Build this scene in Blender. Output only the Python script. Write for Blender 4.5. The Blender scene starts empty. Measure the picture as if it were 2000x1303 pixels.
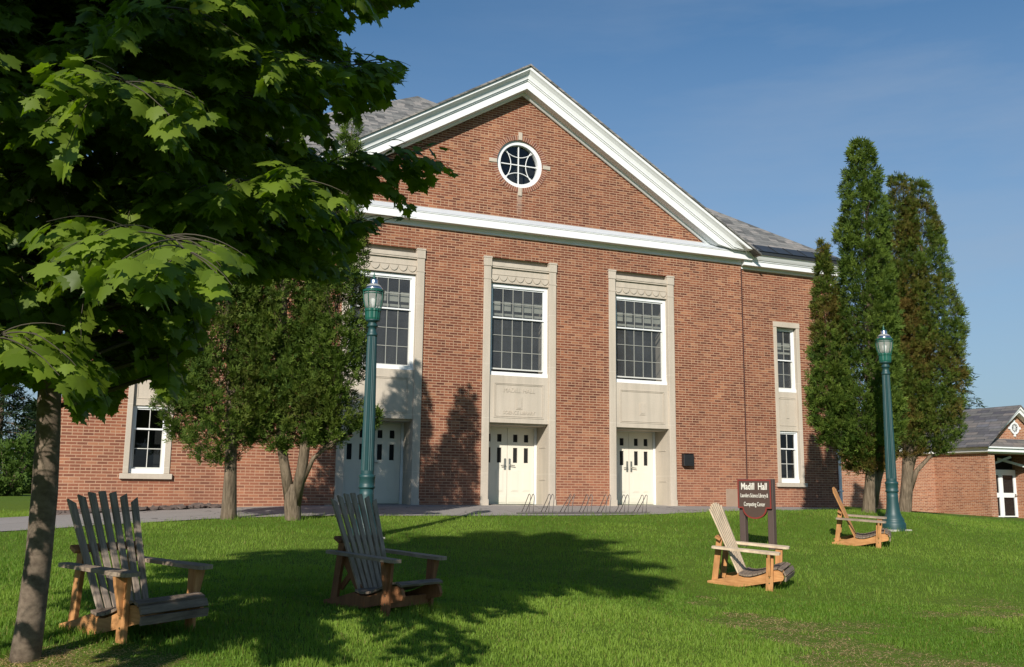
import bpy, bmesh, math, random
import numpy as np
from mathutils import Vector, Matrix, noise
from mathutils.geometry import tessellate_polygon
rad = math.radians
SC = bpy.context.scene
COL = SC.collection
rng = np.random.default_rng(7)
random.seed(7)

# ------------------------------------------------------------------ camera, sky, sun, exposure
CAM = Vector((-9.46277, -22.24083, 0.46697))
CR = Vector((0.922664, -0.385440, 0.011257)); CU = Vector((-0.071744, -0.142910, 0.987132)); CF = Vector((0.378871, 0.911599, 0.159511))
FPX = 1840.3                                   # focal length in pixels of the 2000 px wide photograph
cd = bpy.data.cameras.new('camera'); cam = bpy.data.objects.new('camera', cd); COL.objects.link(cam)
cd.sensor_width = 36.0; cd.lens = FPX / 2000 * 36; cd.clip_start = 0.05; cd.clip_end = 2000
m = Matrix.Identity(4)
for i in range(3):
    m[i][0] = CR[i]; m[i][1] = CU[i]; m[i][2] = -CF[i]; m[i][3] = CAM[i]
cam.matrix_world = m
SC.camera = cam
SUN_EL, SUN_AZ = 29.5, 217.5                   # azimuth clockwise from +Y
wd = bpy.data.worlds.new("World"); SC.world = wd; wd.use_nodes = True
wt = wd.node_tree; bg = wt.nodes['Background']
sky = wt.nodes.new('ShaderNodeTexSky'); sky.sky_type = 'NISHITA'; sky.sun_disc = False
sky.sun_elevation = rad(SUN_EL); sky.sun_rotation = rad(SUN_AZ); sky.air_density = 1.0; sky.dust_density = 0.35; sky.ozone_density = 2.6
bg.inputs[1].default_value = 0.066
# thin streaks of cirrus low on the right
tc = wt.nodes.new('ShaderNodeTexCoord'); mp = wt.nodes.new('ShaderNodeMapping'); mp.inputs['Scale'].default_value = (1.2, 1.6, 7.0); mp.inputs['Rotation'].default_value = (0.1, 0.16, 0.3)
nz = wt.nodes.new('ShaderNodeTexNoise'); nz.inputs['Scale'].default_value = 1.9; nz.inputs['Detail'].default_value = 6; nz.inputs['Roughness'].default_value = .6
rp = wt.nodes.new('ShaderNodeValToRGB'); rp.color_ramp.elements[0].position = .42; rp.color_ramp.elements[1].position = .8
rp.color_ramp.elements[0].color = (0, 0, 0, 1); rp.color_ramp.elements[1].color = (.46, .46, .46, 1)
sx = wt.nodes.new('ShaderNodeMixRGB'); sx.inputs[2].default_value = (4.2, 4.9, 5.9, 1)
tint = wt.nodes.new('ShaderNodeMixRGB'); tint.blend_type = 'MULTIPLY'; tint.inputs[0].default_value = 1; tint.inputs[2].default_value = (.74, 1.02, 1.13, 1)
wt.links.new(tc.outputs['Generated'], mp.inputs[0]); wt.links.new(mp.outputs[0], nz.inputs[0]); wt.links.new(nz.outputs[0], rp.inputs[0])
sepw = wt.nodes.new('ShaderNodeSeparateXYZ'); wt.links.new(tc.outputs['Generated'], sepw.inputs[0])
mr = wt.nodes.new('ShaderNodeMapRange'); mr.inputs[1].default_value = .15; mr.inputs[2].default_value = .85; wt.links.new(sepw.outputs['X'], mr.inputs[0])
mu = wt.nodes.new('ShaderNodeMath'); mu.operation = 'MULTIPLY'; wt.links.new(rp.outputs[0], mu.inputs[0]); wt.links.new(mr.outputs[0], mu.inputs[1])
wt.links.new(mu.outputs[0], sx.inputs[0]); wt.links.new(sky.outputs[0], tint.inputs[1]); wt.links.new(tint.outputs[0], sx.inputs[1]); hz = wt.nodes.new('ShaderNodeMixRGB'); hz.inputs[2].default_value = (3.3, 4.0, 5.0, 1); hm = wt.nodes.new('ShaderNodeMapRange'); hm.inputs[1].default_value = .45; hm.inputs[2].default_value = .0; hm.inputs[3].default_value = 0; hm.inputs[4].default_value = .85
wt.links.new(sepw.outputs['Z'], hm.inputs[0]); wt.links.new(hm.outputs[0], hz.inputs[0]); wt.links.new(sx.outputs[0], hz.inputs[1]); wt.links.new(hz.outputs[0], bg.inputs[0])
ld = bpy.data.lights.new('sun', 'SUN'); ld.energy = 4.1; ld.angle = rad(.53); ld.color = (1, .94, .84)
sun = bpy.data.objects.new('sun', ld); COL.objects.link(sun)
to_sun = Vector((math.sin(rad(SUN_AZ)) * math.cos(rad(SUN_EL)), math.cos(rad(SUN_AZ)) * math.cos(rad(SUN_EL)), math.sin(rad(SUN_EL))))
sun.rotation_euler = to_sun.to_track_quat('Z', 'Y').to_euler(); sun.location = (-20, -40, 40)
vs = SC.view_settings; vs.view_transform = 'Standard'; vs.look = 'None'; vs.gamma = 1; vs.exposure = 0.55; vs.use_curve_mapping = False
SC.cycles.max_bounces = 6; SC.cycles.diffuse_bounces = 3; SC.cycles.transparent_max_bounces = 12; SC.cycles.caustics_reflective = False; SC.cycles.caustics_refractive = False

def ray_at(px, py, depth):                     # point seen at a photograph pixel, at a depth along the view axis
    return CAM + depth * (CF + CR * ((px - 1000) / FPX) + CU * ((651.5 - py) / FPX))
def proj_np(P):                                # photograph pixels of an (n,3) array
    d = P - np.array(CAM); z = d @ np.array(CF); z = np.where(z < .05, .05, z)
    return 1000 + FPX * (d @ np.array(CR)) / z, 651.5 - FPX * (d @ np.array(CU)) / z, d @ np.array(CF)

# ------------------------------------------------------------------ object helpers
def tag(o, label=None, cat=None, group=None, kind=None):
    if label: o['label'] = label
    if cat: o['category'] = cat
    if group: o['group'] = group
    if kind: o['kind'] = kind
    return o
def empty(name, label, cat, loc=(0, 0, 0), rz=0, group=None):
    o = bpy.data.objects.new(name, None); COL.objects.link(o); o.location = loc; o.rotation_euler = (0, 0, rz)
    o.empty_display_size = .2
    return tag(o, label, cat, group)
def link_mesh(name, me, mat, parent=None, smooth=False):
    if mat: me.materials.append(mat)
    if smooth: me.shade_smooth()
    o = bpy.data.objects.new(name, me); COL.objects.link(o)
    if parent: o.parent = parent
    return o
def copy_tree(o, parent=None):
    c = o.copy(); COL.objects.link(c)
    if parent: c.parent = parent
    for ch in list(o.children): copy_tree(ch, c)
    return c
class MB:
    def __init__(s): s.v = []; s.f = []
    def add(s, vs_, fs): 
        n = len(s.v); s.v += [tuple(p) for p in vs_]; s.f += [tuple(i + n for i in f) for f in fs]
    def box(s, x0, x1, y0, y1, z0, z1):
        s.add([(x0, y0, z0), (x1, y0, z0), (x1, y1, z0), (x0, y1, z0), (x0, y0, z1), (x1, y0, z1), (x1, y1, z1), (x0, y1, z1)],
              [(0, 3, 2, 1), (4, 5, 6, 7), (0, 1, 5, 4), (1, 2, 6, 5), (2, 3, 7, 6), (3, 0, 4, 7)])
        return s
    def bevel_box(s, x0, x1, y0, y1, z0, z1, b=.006):
        bm = bmesh.new(); bmesh.ops.create_cube(bm, size=1)
        for v in bm.verts: v.co = Vector(((x0 + x1) / 2 + v.co.x * (x1 - x0), (y0 + y1) / 2 + v.co.y * (y1 - y0), (z0 + z1) / 2 + v.co.z * (z1 - z0)))
        bmesh.ops.bevel(bm, geom=bm.edges[:] + bm.verts[:], offset=b, segments=1, affect='EDGES')
        s.from_bm(bm); return s
    def from_bm(s, bm, mat=None):
        bm.verts.index_update()
        s.add([(mat @ v.co if mat else v.co) for v in bm.verts], [[v.index for v in f.verts] for f in bm.faces]); bm.free()
    def extrude(s, pts, vec):                   # closed solid from a planar outline
        n = len(pts); vec = Vector(vec); a = [Vector(p) for p in pts]; b = [p + vec for p in a]
        fs = [tuple(range(n - 1, -1, -1)), tuple(range(n, 2 * n))] + [(i, (i + 1) % n, n + (i + 1) % n, n + i) for i in range(n)]
        s.add(a + b, fs); return s
    def obox(s, p0, p1, w, t, up=(0, 0, 1)):    # plank from p0 to p1, width w across, thickness t along 'up'
        p0 = Vector(p0); p1 = Vector(p1); d = (p1 - p0).normalized(); side = d.cross(Vector(up)).normalized(); u = side.cross(d)
        q = [p + side * (a * w / 2) + u * (b * t / 2) for p in (p0, p1) for a, b in ((-1, -1), (1, -1), (1, 1), (-1, 1))]
        s.add(q, [(0, 3, 2, 1), (4, 5, 6, 7), (0, 1, 5, 4), (1, 2, 6, 5), (2, 3, 7, 6), (3, 0, 4, 7)]); return s
    def tube(s, path, r, n=8, caps=True):
        path = [Vector(p) for p in path]; k = len(path); r = r if isinstance(r, (list, tuple)) else [r] * k
        prev = None; base = len(s.v)
        for i, p in enumerate(path):
            d = (path[min(i + 1, k - 1)] - path[max(i - 1, 0)]).normalized()
            if prev is None: prev = d.orthogonal().normalized()
            a = (prev - d * prev.dot(d)).normalized(); b = d.cross(a); prev = a
            for j in range(n):
                t = 2 * math.pi * j / n; s.v.append(tuple(p + (a * math.cos(t) + b * math.sin(t)) * r[i]))
        for i in range(k - 1):
            for j in range(n):
                s.f.append((base + i * n + j, base + i * n + (j + 1) % n, base + (i + 1) * n + (j + 1) % n, base + (i + 1) * n + j))
        if caps:
            s.f.append(tuple(base + j for j in range(n - 1, -1, -1))); s.f.append(tuple(base + (k - 1) * n + j for j in range(n)))
        return s
    def lathe(s, prof, n=24, c=(0, 0, 0), flute=0.0, nf=0):
        base = len(s.v); k = len(prof)
        for (r, z) in prof:
            for j in range(n):
                t = 2 * math.pi * j / n; rr = r * (1 - (flute * (j % 2) if nf else 0)); s.v.append((c[0] + rr * math.cos(t), c[1] + rr * math.sin(t), c[2] + z))
        for i in range(k - 1):
            for j in range(n):
                s.f.append((base + i * n + j, base + i * n + (j + 1) % n, base + (i + 1) * n + (j + 1) % n, base + (i + 1) * n + j))
        if prof[0][0] > 1e-4: s.f.append(tuple(base + j for j in range(n - 1, -1, -1)))
        if prof[-1][0] > 1e-4: s.f.append(tuple(base + (k - 1) * n + j for j in range(n)))
        return s
    def sheet(s, outer, holes=(), to3=lambda a, b: (a, 0, b)):
        loops = [[Vector((a, b, 0)) for a, b in outer]] + [[Vector((a, b, 0)) for a, b in h] for h in holes]
        tris = tessellate_polygon(loops); flat = [p for l in loops for p in l]
        # keep every face pointing the same way as the outer outline
        fs = []
        for t in tris:
            a, b, c = (flat[i] for i in t)
            ar = (b.x - a.x) * (c.y - a.y) - (b.y - a.y) * (c.x - a.x)
            if abs(ar) > 1e-9: fs.append(tuple(t) if ar > 0 else tuple(reversed(t)))
        s.add([to3(p.x, p.y) for p in flat], fs); return s
    def sweep(s, path, prof, closed=False):     # prof = (out, z) pairs along an XY path, mitred; out = to the right of travel
        n = len(path); P = [Vector((p[0], p[1], 0)) for p in path]; base = len(s.v); k = len(prof)
        for i in range(n):
            d0 = (P[i] - P[i - 1]).normalized() if i or closed else None; d1 = (P[(i + 1) % n] - P[i]).normalized() if i < n - 1 or closed else None
            d0 = d0 or d1; d1 = d1 or d0
            n0 = Vector((d0.y, -d0.x, 0)); n1 = Vector((d1.y, -d1.x, 0)); mm = (n0 + n1).normalized(); sc = 1 / max(.2, mm.dot(n0))
            for (o, z) in prof: q = P[i] + mm * (o * sc); s.v.append((q.x, q.y, z))
        for i in range(n - 1 + closed):
            for j in range(k):
                a = base + i * k + j; b = base + i * k + (j + 1) % k; c = base + ((i + 1) % n) * k + (j + 1) % k; d = base + ((i + 1) % n) * k + j
                s.f.append((a, d, c, b))
        if not closed: s.f.append(tuple(base + j for j in range(k))); s.f.append(tuple(base + (n - 1) * k + j for j in range(k - 1, -1, -1)))
        return s
    def build(s, name, mat, parent=None, smooth=False):
        me = bpy.data.meshes.new(name); me.from_pydata(s.v, [], s.f); me.update()
        return link_mesh(name, me, mat, parent, smooth)
def np_mesh(name, V, Fs, mat, parent=None, col=None, smooth=False):
    """V (n,3), Fs (m,3) triangles; col (n,3) optional colour attribute 'tint'."""
    me = bpy.data.meshes.new(name); n, mth = len(V), len(Fs)
    me.vertices.add(n); me.vertices.foreach_set('co', np.ascontiguousarray(V, dtype=np.float32).ravel())
    me.loops.add(mth * 3); me.loops.foreach_set('vertex_index', np.ascontiguousarray(Fs, dtype=np.int32).ravel())
    me.polygons.add(mth); me.polygons.foreach_set('loop_start', np.arange(0, mth * 3, 3, dtype=np.int32)); me.polygons.foreach_set('loop_total', np.full(mth, 3, dtype=np.int32))
    me.update(calc_edges=True)
    if col is not None:
        at = me.attributes.new('tint', 'FLOAT_COLOR', 'POINT'); c4 = np.ones((n, 4), np.float32); c4[:, :3] = col; at.data.foreach_set('color', c4.ravel())
    return link_mesh(name, me, mat, parent, smooth)

# ------------------------------------------------------------------ materials
def M(name):
    mt = bpy.data.materials.new(name); mt.use_nodes = True; nt = mt.node_tree
    return mt, nt, nt.nodes['Principled BSDF']
def nd(nt, typ, **kw):
    n = nt.nodes.new(typ)
    for k, v in kw.items(): setattr(n, k, v)
    return n
def setin(nt, sock, val):
    if hasattr(val, 'is_output') or isinstance(val, bpy.types.NodeSocket): nt.links.new(val, sock)
    else: sock.default_value = val
def math_(nt, op, a, b=0.0, c=None):
    n = nd(nt, 'ShaderNodeMath', operation=op); setin(nt, n.inputs[0], a); setin(nt, n.inputs[1], b)
    if c is not None: setin(nt, n.inputs[2], c)
    return n.outputs[0]
def mix(nt, f, a, b, mode='MIX'):
    n = nd(nt, 'ShaderNodeMixRGB', blend_type=mode); setin(nt, n.inputs[0], f)
    for s_, v in ((n.inputs[1], a), (n.inputs[2], b)): setin(nt, s_, v if not isinstance(v, tuple) else (v + (1,) if len(v) == 3 else v))
    return n.outputs[0]
def ramp(nt, f, stops):
    n = nd(nt, 'ShaderNodeValToRGB'); e = n.color_ramp.elements
    while len(e) < len(stops): e.new(.5)
    for el, (p, c) in zip(e, stops): el.position = p; el.color = (c + (1,)) if isinstance(c, tuple) else (c, c, c, 1)
    setin(nt, n.inputs[0], f); return n.outputs[0]
def noise_(nt, scale, detail=3, vec=None, rough=.55, out=0, scl3=None):
    n = nd(nt, 'ShaderNodeTexNoise'); n.inputs['Scale'].default_value = scale; n.inputs['Detail'].default_value = detail; n.inputs['Roughness'].default_value = rough
    v = vec
    if v is None: v = nd(nt, 'ShaderNodeTexCoord').outputs['Object']
    if scl3:
        mpp = nd(nt, 'ShaderNodeMapping'); mpp.inputs['Scale'].default_value = scl3; nt.links.new(v, mpp.inputs[0]); v = mpp.outputs[0]
    nt.links.new(v, n.inputs['Vector']); return n.outputs[out]
def bump(nt, h, strength=.3, dist=.01):
    b = nd(nt, 'ShaderNodeBump'); b.inputs['Strength'].default_value = strength; b.inputs['Distance'].default_value = dist; nt.links.new(h, b.inputs['Height']); return b.outputs[0]
def simple(name, col, rough=.6, metal=0.0, var=.12, scale=6, bump_s=0.0, spec=.5, scl3=None, bscale=60):
    mt, nt, bs = M(name)
    f = noise_(nt, scale, 4, scl3=scl3)
    nt.links.new(mix(nt, f, tuple(c * (1 - var) for c in col), tuple(min(1, c * (1 + var)) for c in col)), bs.inputs['Base Color'])
    bs.inputs['Roughness'].default_value = rough; bs.inputs['Metallic'].default_value = metal; bs.inputs['Specular IOR Level'].default_value = spec
    if bump_s: nt.links.new(bump(nt, noise_(nt, bscale, 4, scl3=scl3), bump_s, .004), bs.inputs['Normal'])
    return mt
def wall_uv(nt):                                # (along-wall metres, height) from the world position and the face normal
    g = nd(nt, 'ShaderNodeNewGeometry'); sp = nd(nt, 'ShaderNodeSeparateXYZ'); nt.links.new(g.outputs['Position'], sp.inputs[0])
    sn = nd(nt, 'ShaderNodeSeparateXYZ'); nt.links.new(g.outputs['True Normal'], sn.inputs[0])
    sel = math_(nt, 'GREATER_THAN', math_(nt, 'ABSOLUTE', sn.outputs['X']), .6)
    u = math_(nt, 'ADD', math_(nt, 'MULTIPLY', sp.outputs['X'], math_(nt, 'SUBTRACT', 1.0, sel)), math_(nt, 'MULTIPLY', sp.outputs['Y'], sel))
    return u, sp.outputs['Z'], g, sp
def brick_mat(name, cols, mortar, course=.0677, blen=.2135, joint=.0105, header=6, stain=True, z0=.0):
    mt, nt, bs = M(name); u, z, g, sp = wall_uv(nt)
    zz = math_(nt, 'DIVIDE', math_(nt, 'SUBTRACT', z, z0 - 20 * course), course); row = math_(nt, 'FLOOR', zz); fz = math_(nt, 'SUBTRACT', zz, row)
    hd = math_(nt, 'LESS_THAN', math_(nt, 'MODULO', math_(nt, 'ADD', row, .5), float(header)), 1.0) if header else 0.0
    bl = math_(nt, 'SUBTRACT', blen, math_(nt, 'MULTIPLY', hd, blen / 2)) if header else blen
    odd = math_(nt, 'MULTIPLY', math_(nt, 'FLOOR', math_(nt, 'MODULO', math_(nt, 'ADD', row, .5), 2.0)), .5)
    uu = math_(nt, 'ADD', math_(nt, 'DIVIDE', math_(nt, 'ADD', u, 60.0), bl), odd); c = math_(nt, 'FLOOR', uu); fu = math_(nt, 'SUBTRACT', uu, c)
    cv = nd(nt, 'ShaderNodeCombineXYZ'); nt.links.new(c, cv.inputs[0]); nt.links.new(row, cv.inputs[1])
    wn = nd(nt, 'ShaderNodeTexWhiteNoise', noise_dimensions='2D'); nt.links.new(cv.outputs[0], wn.inputs['Vector'])
    col = ramp(nt, wn.outputs['Value'], cols)
    nbig = noise_(nt, .55, 4, vec=g.outputs['Position'], rough=.6); nsm = noise_(nt, 30, 3, vec=g.outputs['Position'])
    col = mix(nt, 1.0, col, ramp(nt, nbig, [(.28, (.72, .70, .72)), (.72, (1.2, 1.15, 1.05))]), 'MULTIPLY')
    col = mix(nt, .22, col, ramp(nt, nsm, [(.3, (.6, .6, .6)), (.7, (1.3, 1.3, 1.3))]), 'MULTIPLY')
    mh = joint / course; mu_ = math_(nt, 'DIVIDE', joint * .72, bl)
    mm = math_(nt, 'MAXIMUM', math_(nt, 'LESS_THAN', fz, mh), math_(nt, 'LESS_THAN', fu, mu_))
    mcol = mix(nt, noise_(nt, 3, 3, vec=g.outputs['Position']), tuple(x * .8 for x in mortar), tuple(x * 1.15 for x in mortar))
    col = mix(nt, mm, col, mcol)
    if stain:                                   # pale lime bloom and grime, patchy, mostly on the lower courses
        lo = ramp(nt, math_(nt, 'ADD', z, math_(nt, 'MULTIPLY', noise_(nt, .8, 3, vec=g.outputs['Position']), 2.4)), [(0, 0.45), (1.0, 0.0)])
        lo2 = nd(nt, 'ShaderNodeMapRange'); lo2.inputs[1].default_value = 3.6; lo2.inputs[2].default_value = .6; lo2.inputs[3].default_value = 0; lo2.inputs[4].default_value = .34
        nt.links.new(math_(nt, 'ADD', z, math_(nt, 'MULTIPLY', noise_(nt, .9, 4, vec=g.outputs['Position']), 2.0)), lo2.inputs[0])
        col = mix(nt, lo2.outputs[0], col, (.40, .195, .125))
    if stain:                                   # lime streak washed down from the sill stone of the round window
        dx = math_(nt, 'ABSOLUTE', math_(nt, 'ADD', math_(nt, 'SUBTRACT', sp.outputs['X'], -.045), math_(nt, 'MULTIPLY', math_(nt, 'SUBTRACT', noise_(nt, 3, 2, vec=g.outputs['Position']), .5), .12)))
        sx_ = nd(nt, 'ShaderNodeMapRange'); sx_.inputs[1].default_value = .10; sx_.inputs[2].default_value = .03; nt.links.new(dx, sx_.inputs[0])
        sz_ = nd(nt, 'ShaderNodeMapRange'); sz_.inputs[1].default_value = 7.45; sz_.inputs[2].default_value = 8.1; nt.links.new(z, sz_.inputs[0])
        top = math_(nt, 'LESS_THAN', z, 8.2); k = math_(nt, 'MULTIPLY', math_(nt, 'MULTIPLY', sx_.outputs[0], sz_.outputs[0]), math_(nt, 'MULTIPLY', top, .55))
        col = mix(nt, k, col, (.42, .34, .28))
        # soot and damp in tall soft patches
        col = mix(nt, .45, col, ramp(nt, noise_(nt, 1.0, 5, vec=g.outputs['Position'], scl3=(.7, .7, .22), rough=.65), [(.32, (.66, .62, .64)), (.62, (1.12, 1.1, 1.08))]), 'MULTIPLY')
    nt.links.new(col, bs.inputs['Base Color']); bs.inputs['Roughness'].default_value = .9; bs.inputs['Specular IOR Level'].default_value = .2
    nt.links.new(bump(nt, math_(nt, 'ADD', math_(nt, 'SUBTRACT', 1.0, mm), math_(nt, 'MULTIPLY', nsm, .4)), .5, .006), bs.inputs['Normal'])
    return mt
MT = {}
BR = [(0.0, (.114, .039, .026)), (.18, (.165, .054, .033)), (.5, (.205, .071, .041)), (.80, (.246, .091, .052)), (.94, (.295, .120, .066)), (1.0, (.335, .16, .092))]
MT['brick'] = brick_mat('red_brick', BR, (.42, .275, .18), joint=.0180)
MT['brick2'] = brick_mat('orange_brick', [(0, (.22, .075, .04)), (.4, (.31, .115, .06)), (.8, (.37, .15, .08)), (1, (.40, .19, .11))], (.50, .36, .26), joint=.018, stain=False)
def slate_mat(name, cols, w, h, axis='X', seamw=.006):
    mt, nt, bs = M(name); g = nd(nt, 'ShaderNodeNewGeometry'); sp = nd(nt, 'ShaderNodeSeparateXYZ'); nt.links.new(g.outputs['Position'], sp.inputs[0])
    zz = math_(nt, 'DIVIDE', math_(nt, 'ADD', sp.outputs['Z'], 20.0), h); row = math_(nt, 'FLOOR', zz); fz = math_(nt, 'SUBTRACT', zz, row)
    wr = nd(nt, 'ShaderNodeTexWhiteNoise', noise_dimensions='1D'); nt.links.new(row, wr.inputs['W'])
    sn = nd(nt, 'ShaderNodeSeparateXYZ'); nt.links.new(g.outputs['True Normal'], sn.inputs[0])
    sel = math_(nt, 'GREATER_THAN', math_(nt, 'ABSOLUTE', sn.outputs['X']), .35)
    ub = math_(nt, 'ADD', math_(nt, 'MULTIPLY', sp.outputs['X'], math_(nt, 'SUBTRACT', 1.0, sel)), math_(nt, 'MULTIPLY', sp.outputs['Y'], sel))
    uu = math_(nt, 'ADD', math_(nt, 'DIVIDE', math_(nt, 'ADD', ub, 60.0), w), math_(nt, 'MULTIPLY', wr.outputs['Value'], 7.0)); c = math_(nt, 'FLOOR', uu); fu = math_(nt, 'SUBTRACT', uu, c)
    cv = nd(nt, 'ShaderNodeCombineXYZ'); nt.links.new(c, cv.inputs[0]); nt.links.new(row, cv.inputs[1])
    wn = nd(nt, 'ShaderNodeTexWhiteNoise', noise_dimensions='2D'); nt.links.new(cv.outputs[0], wn.inputs['Vector'])
    col = ramp(nt, wn.outputs['Value'], cols)
    col = mix(nt, .5, col, ramp(nt, noise_(nt, 5, 4, vec=g.outputs['Position']), [(.3, (.7, .7, .7)), (.7, (1.25, 1.25, 1.25))]), 'MULTIPLY')
    edge = math_(nt, 'MAXIMUM', math_(nt, 'LESS_THAN', fz, .09), math_(nt, 'LESS_THAN', fu, .03))
    col = mix(nt, math_(nt, 'MULTIPLY', edge, .75), col, (.02, .02, .022))
    nt.links.new(col, bs.inputs['Base Color']); bs.inputs['Roughness'].default_value = .75
    nt.links.new(bump(nt, math_(nt, 'ADD', math_(nt, 'SUBTRACT', 1.0, fz), math_(nt, 'MULTIPLY', wn.outputs['Value'], .5)), .6, .012), bs.inputs['Normal'])
    return mt
MT['slate'] = slate_mat('grey_slate', [(0, (.085, .083, .078)), (.35, (.15, .148, .14)), (.7, (.21, .20, .185)), (1, (.26, .235, .215))], .30, .115)
MT['slate2'] = slate_mat('mixed_slate', [(0, (.07, .065, .075)), (.4, (.12, .115, .11)), (.7, (.17, .145, .13)), (1, (.12, .12, .135))], .62, .115)
def stone_mat():
    mt, nt, bs = M('limestone'); g = nd(nt, 'ShaderNodeNewGeometry'); P = g.outputs['Position']
    col = mix(nt, noise_(nt, .9, 5, vec=P), (.43, .37, .30), (.53, .47, .395))
    col = mix(nt, .5, col, ramp(nt, noise_(nt, 1.0, 5, vec=P, scl3=(5, 5, .5)), [(.35, (.82, .82, .80)), (.6, (1.08, 1.06, 1.04))]), 'MULTIPLY')
    col = mix(nt, .3, col, ramp(nt, noise_(nt, 40, 3, vec=P), [(.3, (.8, .8, .8)), (.7, (1.15, 1.15, 1.15))]), 'MULTIPLY')
    sp = nd(nt, 'ShaderNodeSeparateXYZ'); nt.links.new(P, sp.inputs[0])
    j = math_(nt, 'LESS_THAN', math_(nt, 'MODULO', math_(nt, 'ADD', sp.outputs['Z'], 19.93), 1.38), .012)
    col = mix(nt, math_(nt, 'MULTIPLY', j, .5), col, (.62, .56, .47))
    nt.links.new(col, bs.inputs['Base Color']); bs.inputs['Roughness'].default_value = .85; bs.inputs['Specular IOR Level'].default_value = .2
    nt.links.new(bump(nt, noise_(nt, 45, 4, vec=P), .15, .004), bs.inputs['Normal']); return mt
MT['stone'] = stone_mat()
MT['white'] = simple('white_paint', (.75, .76, .76), .5, var=.08, scale=5, scl3=(1, 1, .35), bump_s=.05)
MT['whitegrey'] = simple('aluminium_sash', (.55, .54, .50), .5, var=.08)
MT['muntin'] = simple('grey_muntin', (.30, .30, .27), .5, var=.08)
MT['cream'] = simple('cream_door_paint', (.70, .655, .555), .5, var=.04, scale=2, bump_s=.04)
MT['flash'] = simple('sky_tinted_flashing', (.50, .53, .56), .5, .0, var=.12, scale=2)  # metal grey with the sky's blue reflection put into the colour
MT['seam'] = simple('dark_standing_seam_metal', (.055, .06, .065), .38, .5, var=.25, scale=1.5)
MT['dark'] = simple('interior_shade_black', (.006, .0065, .007), .9, var=.2)  # near black: the shade of unlit rooms is put into the colour
MT['blind'] = simple('pale_window_blind', (.60, .59, .50), .8, var=.1, scale=4)
MT['metal'] = simple('brushed_steel', (.42, .41, .38), .35, .9, var=.1)
MT['black'] = simple('black_enamel', (.016, .016, .017), .4, var=.2, spec=.5)
MT['lampgreen'] = simple('teal_green_paint', (.008, .046, .048), .5, 0.0, var=.25, scale=9, bump_s=.06, spec=.6)
MT['lampgreen2'] = simple('bright_green_paint', (.010, .085, .058), .35, 0.0, var=.2, scale=9)
MT['chrome'] = simple('spun_aluminium', (.62, .64, .66), .22, 1.0, var=.08)
MT['rackmetal'] = simple('galvanised_tube', (.17, .15, .14), .5, .5, var=.3, scale=12)
MT['signbrown'] = simple('brown_sign_paint', (.075, .045, .034), .5, var=.1, scale=5)
MT['signred'] = simple('red_sign_border', (.20, .030, .022), .45, var=.1)
MT['signpost'] = simple('brown_post_paint', (.085, .055, .047), .55, var=.15, scale=8)
MT['letter'] = simple('white_lettering', (.70, .66, .58), .5, var=.03)
MT['asphalt'] = None
MT['concrete'] = simple('concrete', (.42, .40, .36), .9, var=.15, scale=8, bump_s=.2)
MT['cornerstone'] = simple('worn_brown_stone', (.30, .21, .15), .85, var=.2, scale=4)
MT['slab'] = simple('slate_rubble', (.095, .070, .060), .85, var=.45, scale=5, bump_s=.5, bscale=25)
MT['paper'] = simple('white_paper', (.8, .8, .78), .8, var=.03)
MT['step_strip'] = simple('dark_step_strip', (.05, .02, .016), .9, var=.2)
def glass_mat(name, tint, rough=.03, refl=1.0, dirt=0):
    mt, nt, bs = M(name); out = nt.nodes['Material Output']
    tr = nd(nt, 'ShaderNodeBsdfTransparent'); tr.inputs[0].default_value = tint + (1,)
    gl = nd(nt, 'ShaderNodeBsdfGlossy'); gl.inputs['Roughness'].default_value = rough; gl.inputs[0].default_value = (refl, refl, refl, 1)
    lw = nd(nt, 'ShaderNodeLayerWeight'); lw.inputs[0].default_value = .5; fr = math_(nt, 'ADD', .045, math_(nt, 'MULTIPLY', math_(nt, 'POWER', lw.outputs['Facing'], 5.0), .9))
    wv = bump(nt, noise_(nt, 2.2, 2), .16, .02); nt.links.new(wv, gl.inputs['Normal'])
    ms = nd(nt, 'ShaderNodeMixShader'); nt.links.new(fr, ms.inputs[0]); nt.links.new(tr.outputs[0], ms.inputs[1]); nt.links.new(gl.outputs[0], ms.inputs[2])
    res = ms.outputs[0]
    if dirt:                                    # dusty glass behind an insect screen
        df = nd(nt, 'ShaderNodeBsdfDiffuse'); df.inputs[0].default_value = (.105, .11, .115, 1); m2 = nd(nt, 'ShaderNodeMixShader'); nt.links.new(math_(nt, 'MULTIPLY', ramp(nt, noise_(nt, 1.6, 4), [(.3, .55), (.7, 1.0)]), dirt * 1.3), m2.inputs[0]); nt.links.new(res, m2.inputs[1]); nt.links.new(df.outputs[0], m2.inputs[2]); res = m2.outputs[0]
    nt.links.new(res, out.inputs[0]); return mt
MT['glass'] = glass_mat('window_glass', (.80, .82, .82), dirt=0)
MT['glass_dusty'] = glass_mat('screened_window_glass', (.80, .82, .82), dirt=.36)
def globe_mat():
    mt, nt, bs = M('lamp_globe_glass'); bs.inputs['Base Color'].default_value = (.85, .85, .80, 1); bs.inputs['Roughness'].default_value = .12; bs.inputs['Transmission Weight'].default_value = .0
    out = nt.nodes['Material Output']; tr = nd(nt, 'ShaderNodeBsdfTransparent'); tl = nd(nt, 'ShaderNodeBsdfTranslucent'); tl.inputs[0].default_value = (.85, .85, .8, 1)
    a = nd(nt, 'ShaderNodeMixShader'); a.inputs[0].default_value = .45; nt.links.new(bs.outputs[0], a.inputs[1]); nt.links.new(tl.outputs[0], a.inputs[2])
    b = nd(nt, 'ShaderNodeMixShader'); b.inputs[0].default_value = .45; nt.links.new(tr.outputs[0], b.inputs[1]); nt.links.new(a.outputs[0], b.inputs[2]); nt.links.new(b.outputs[0], out.inputs[0]); return mt
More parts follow.
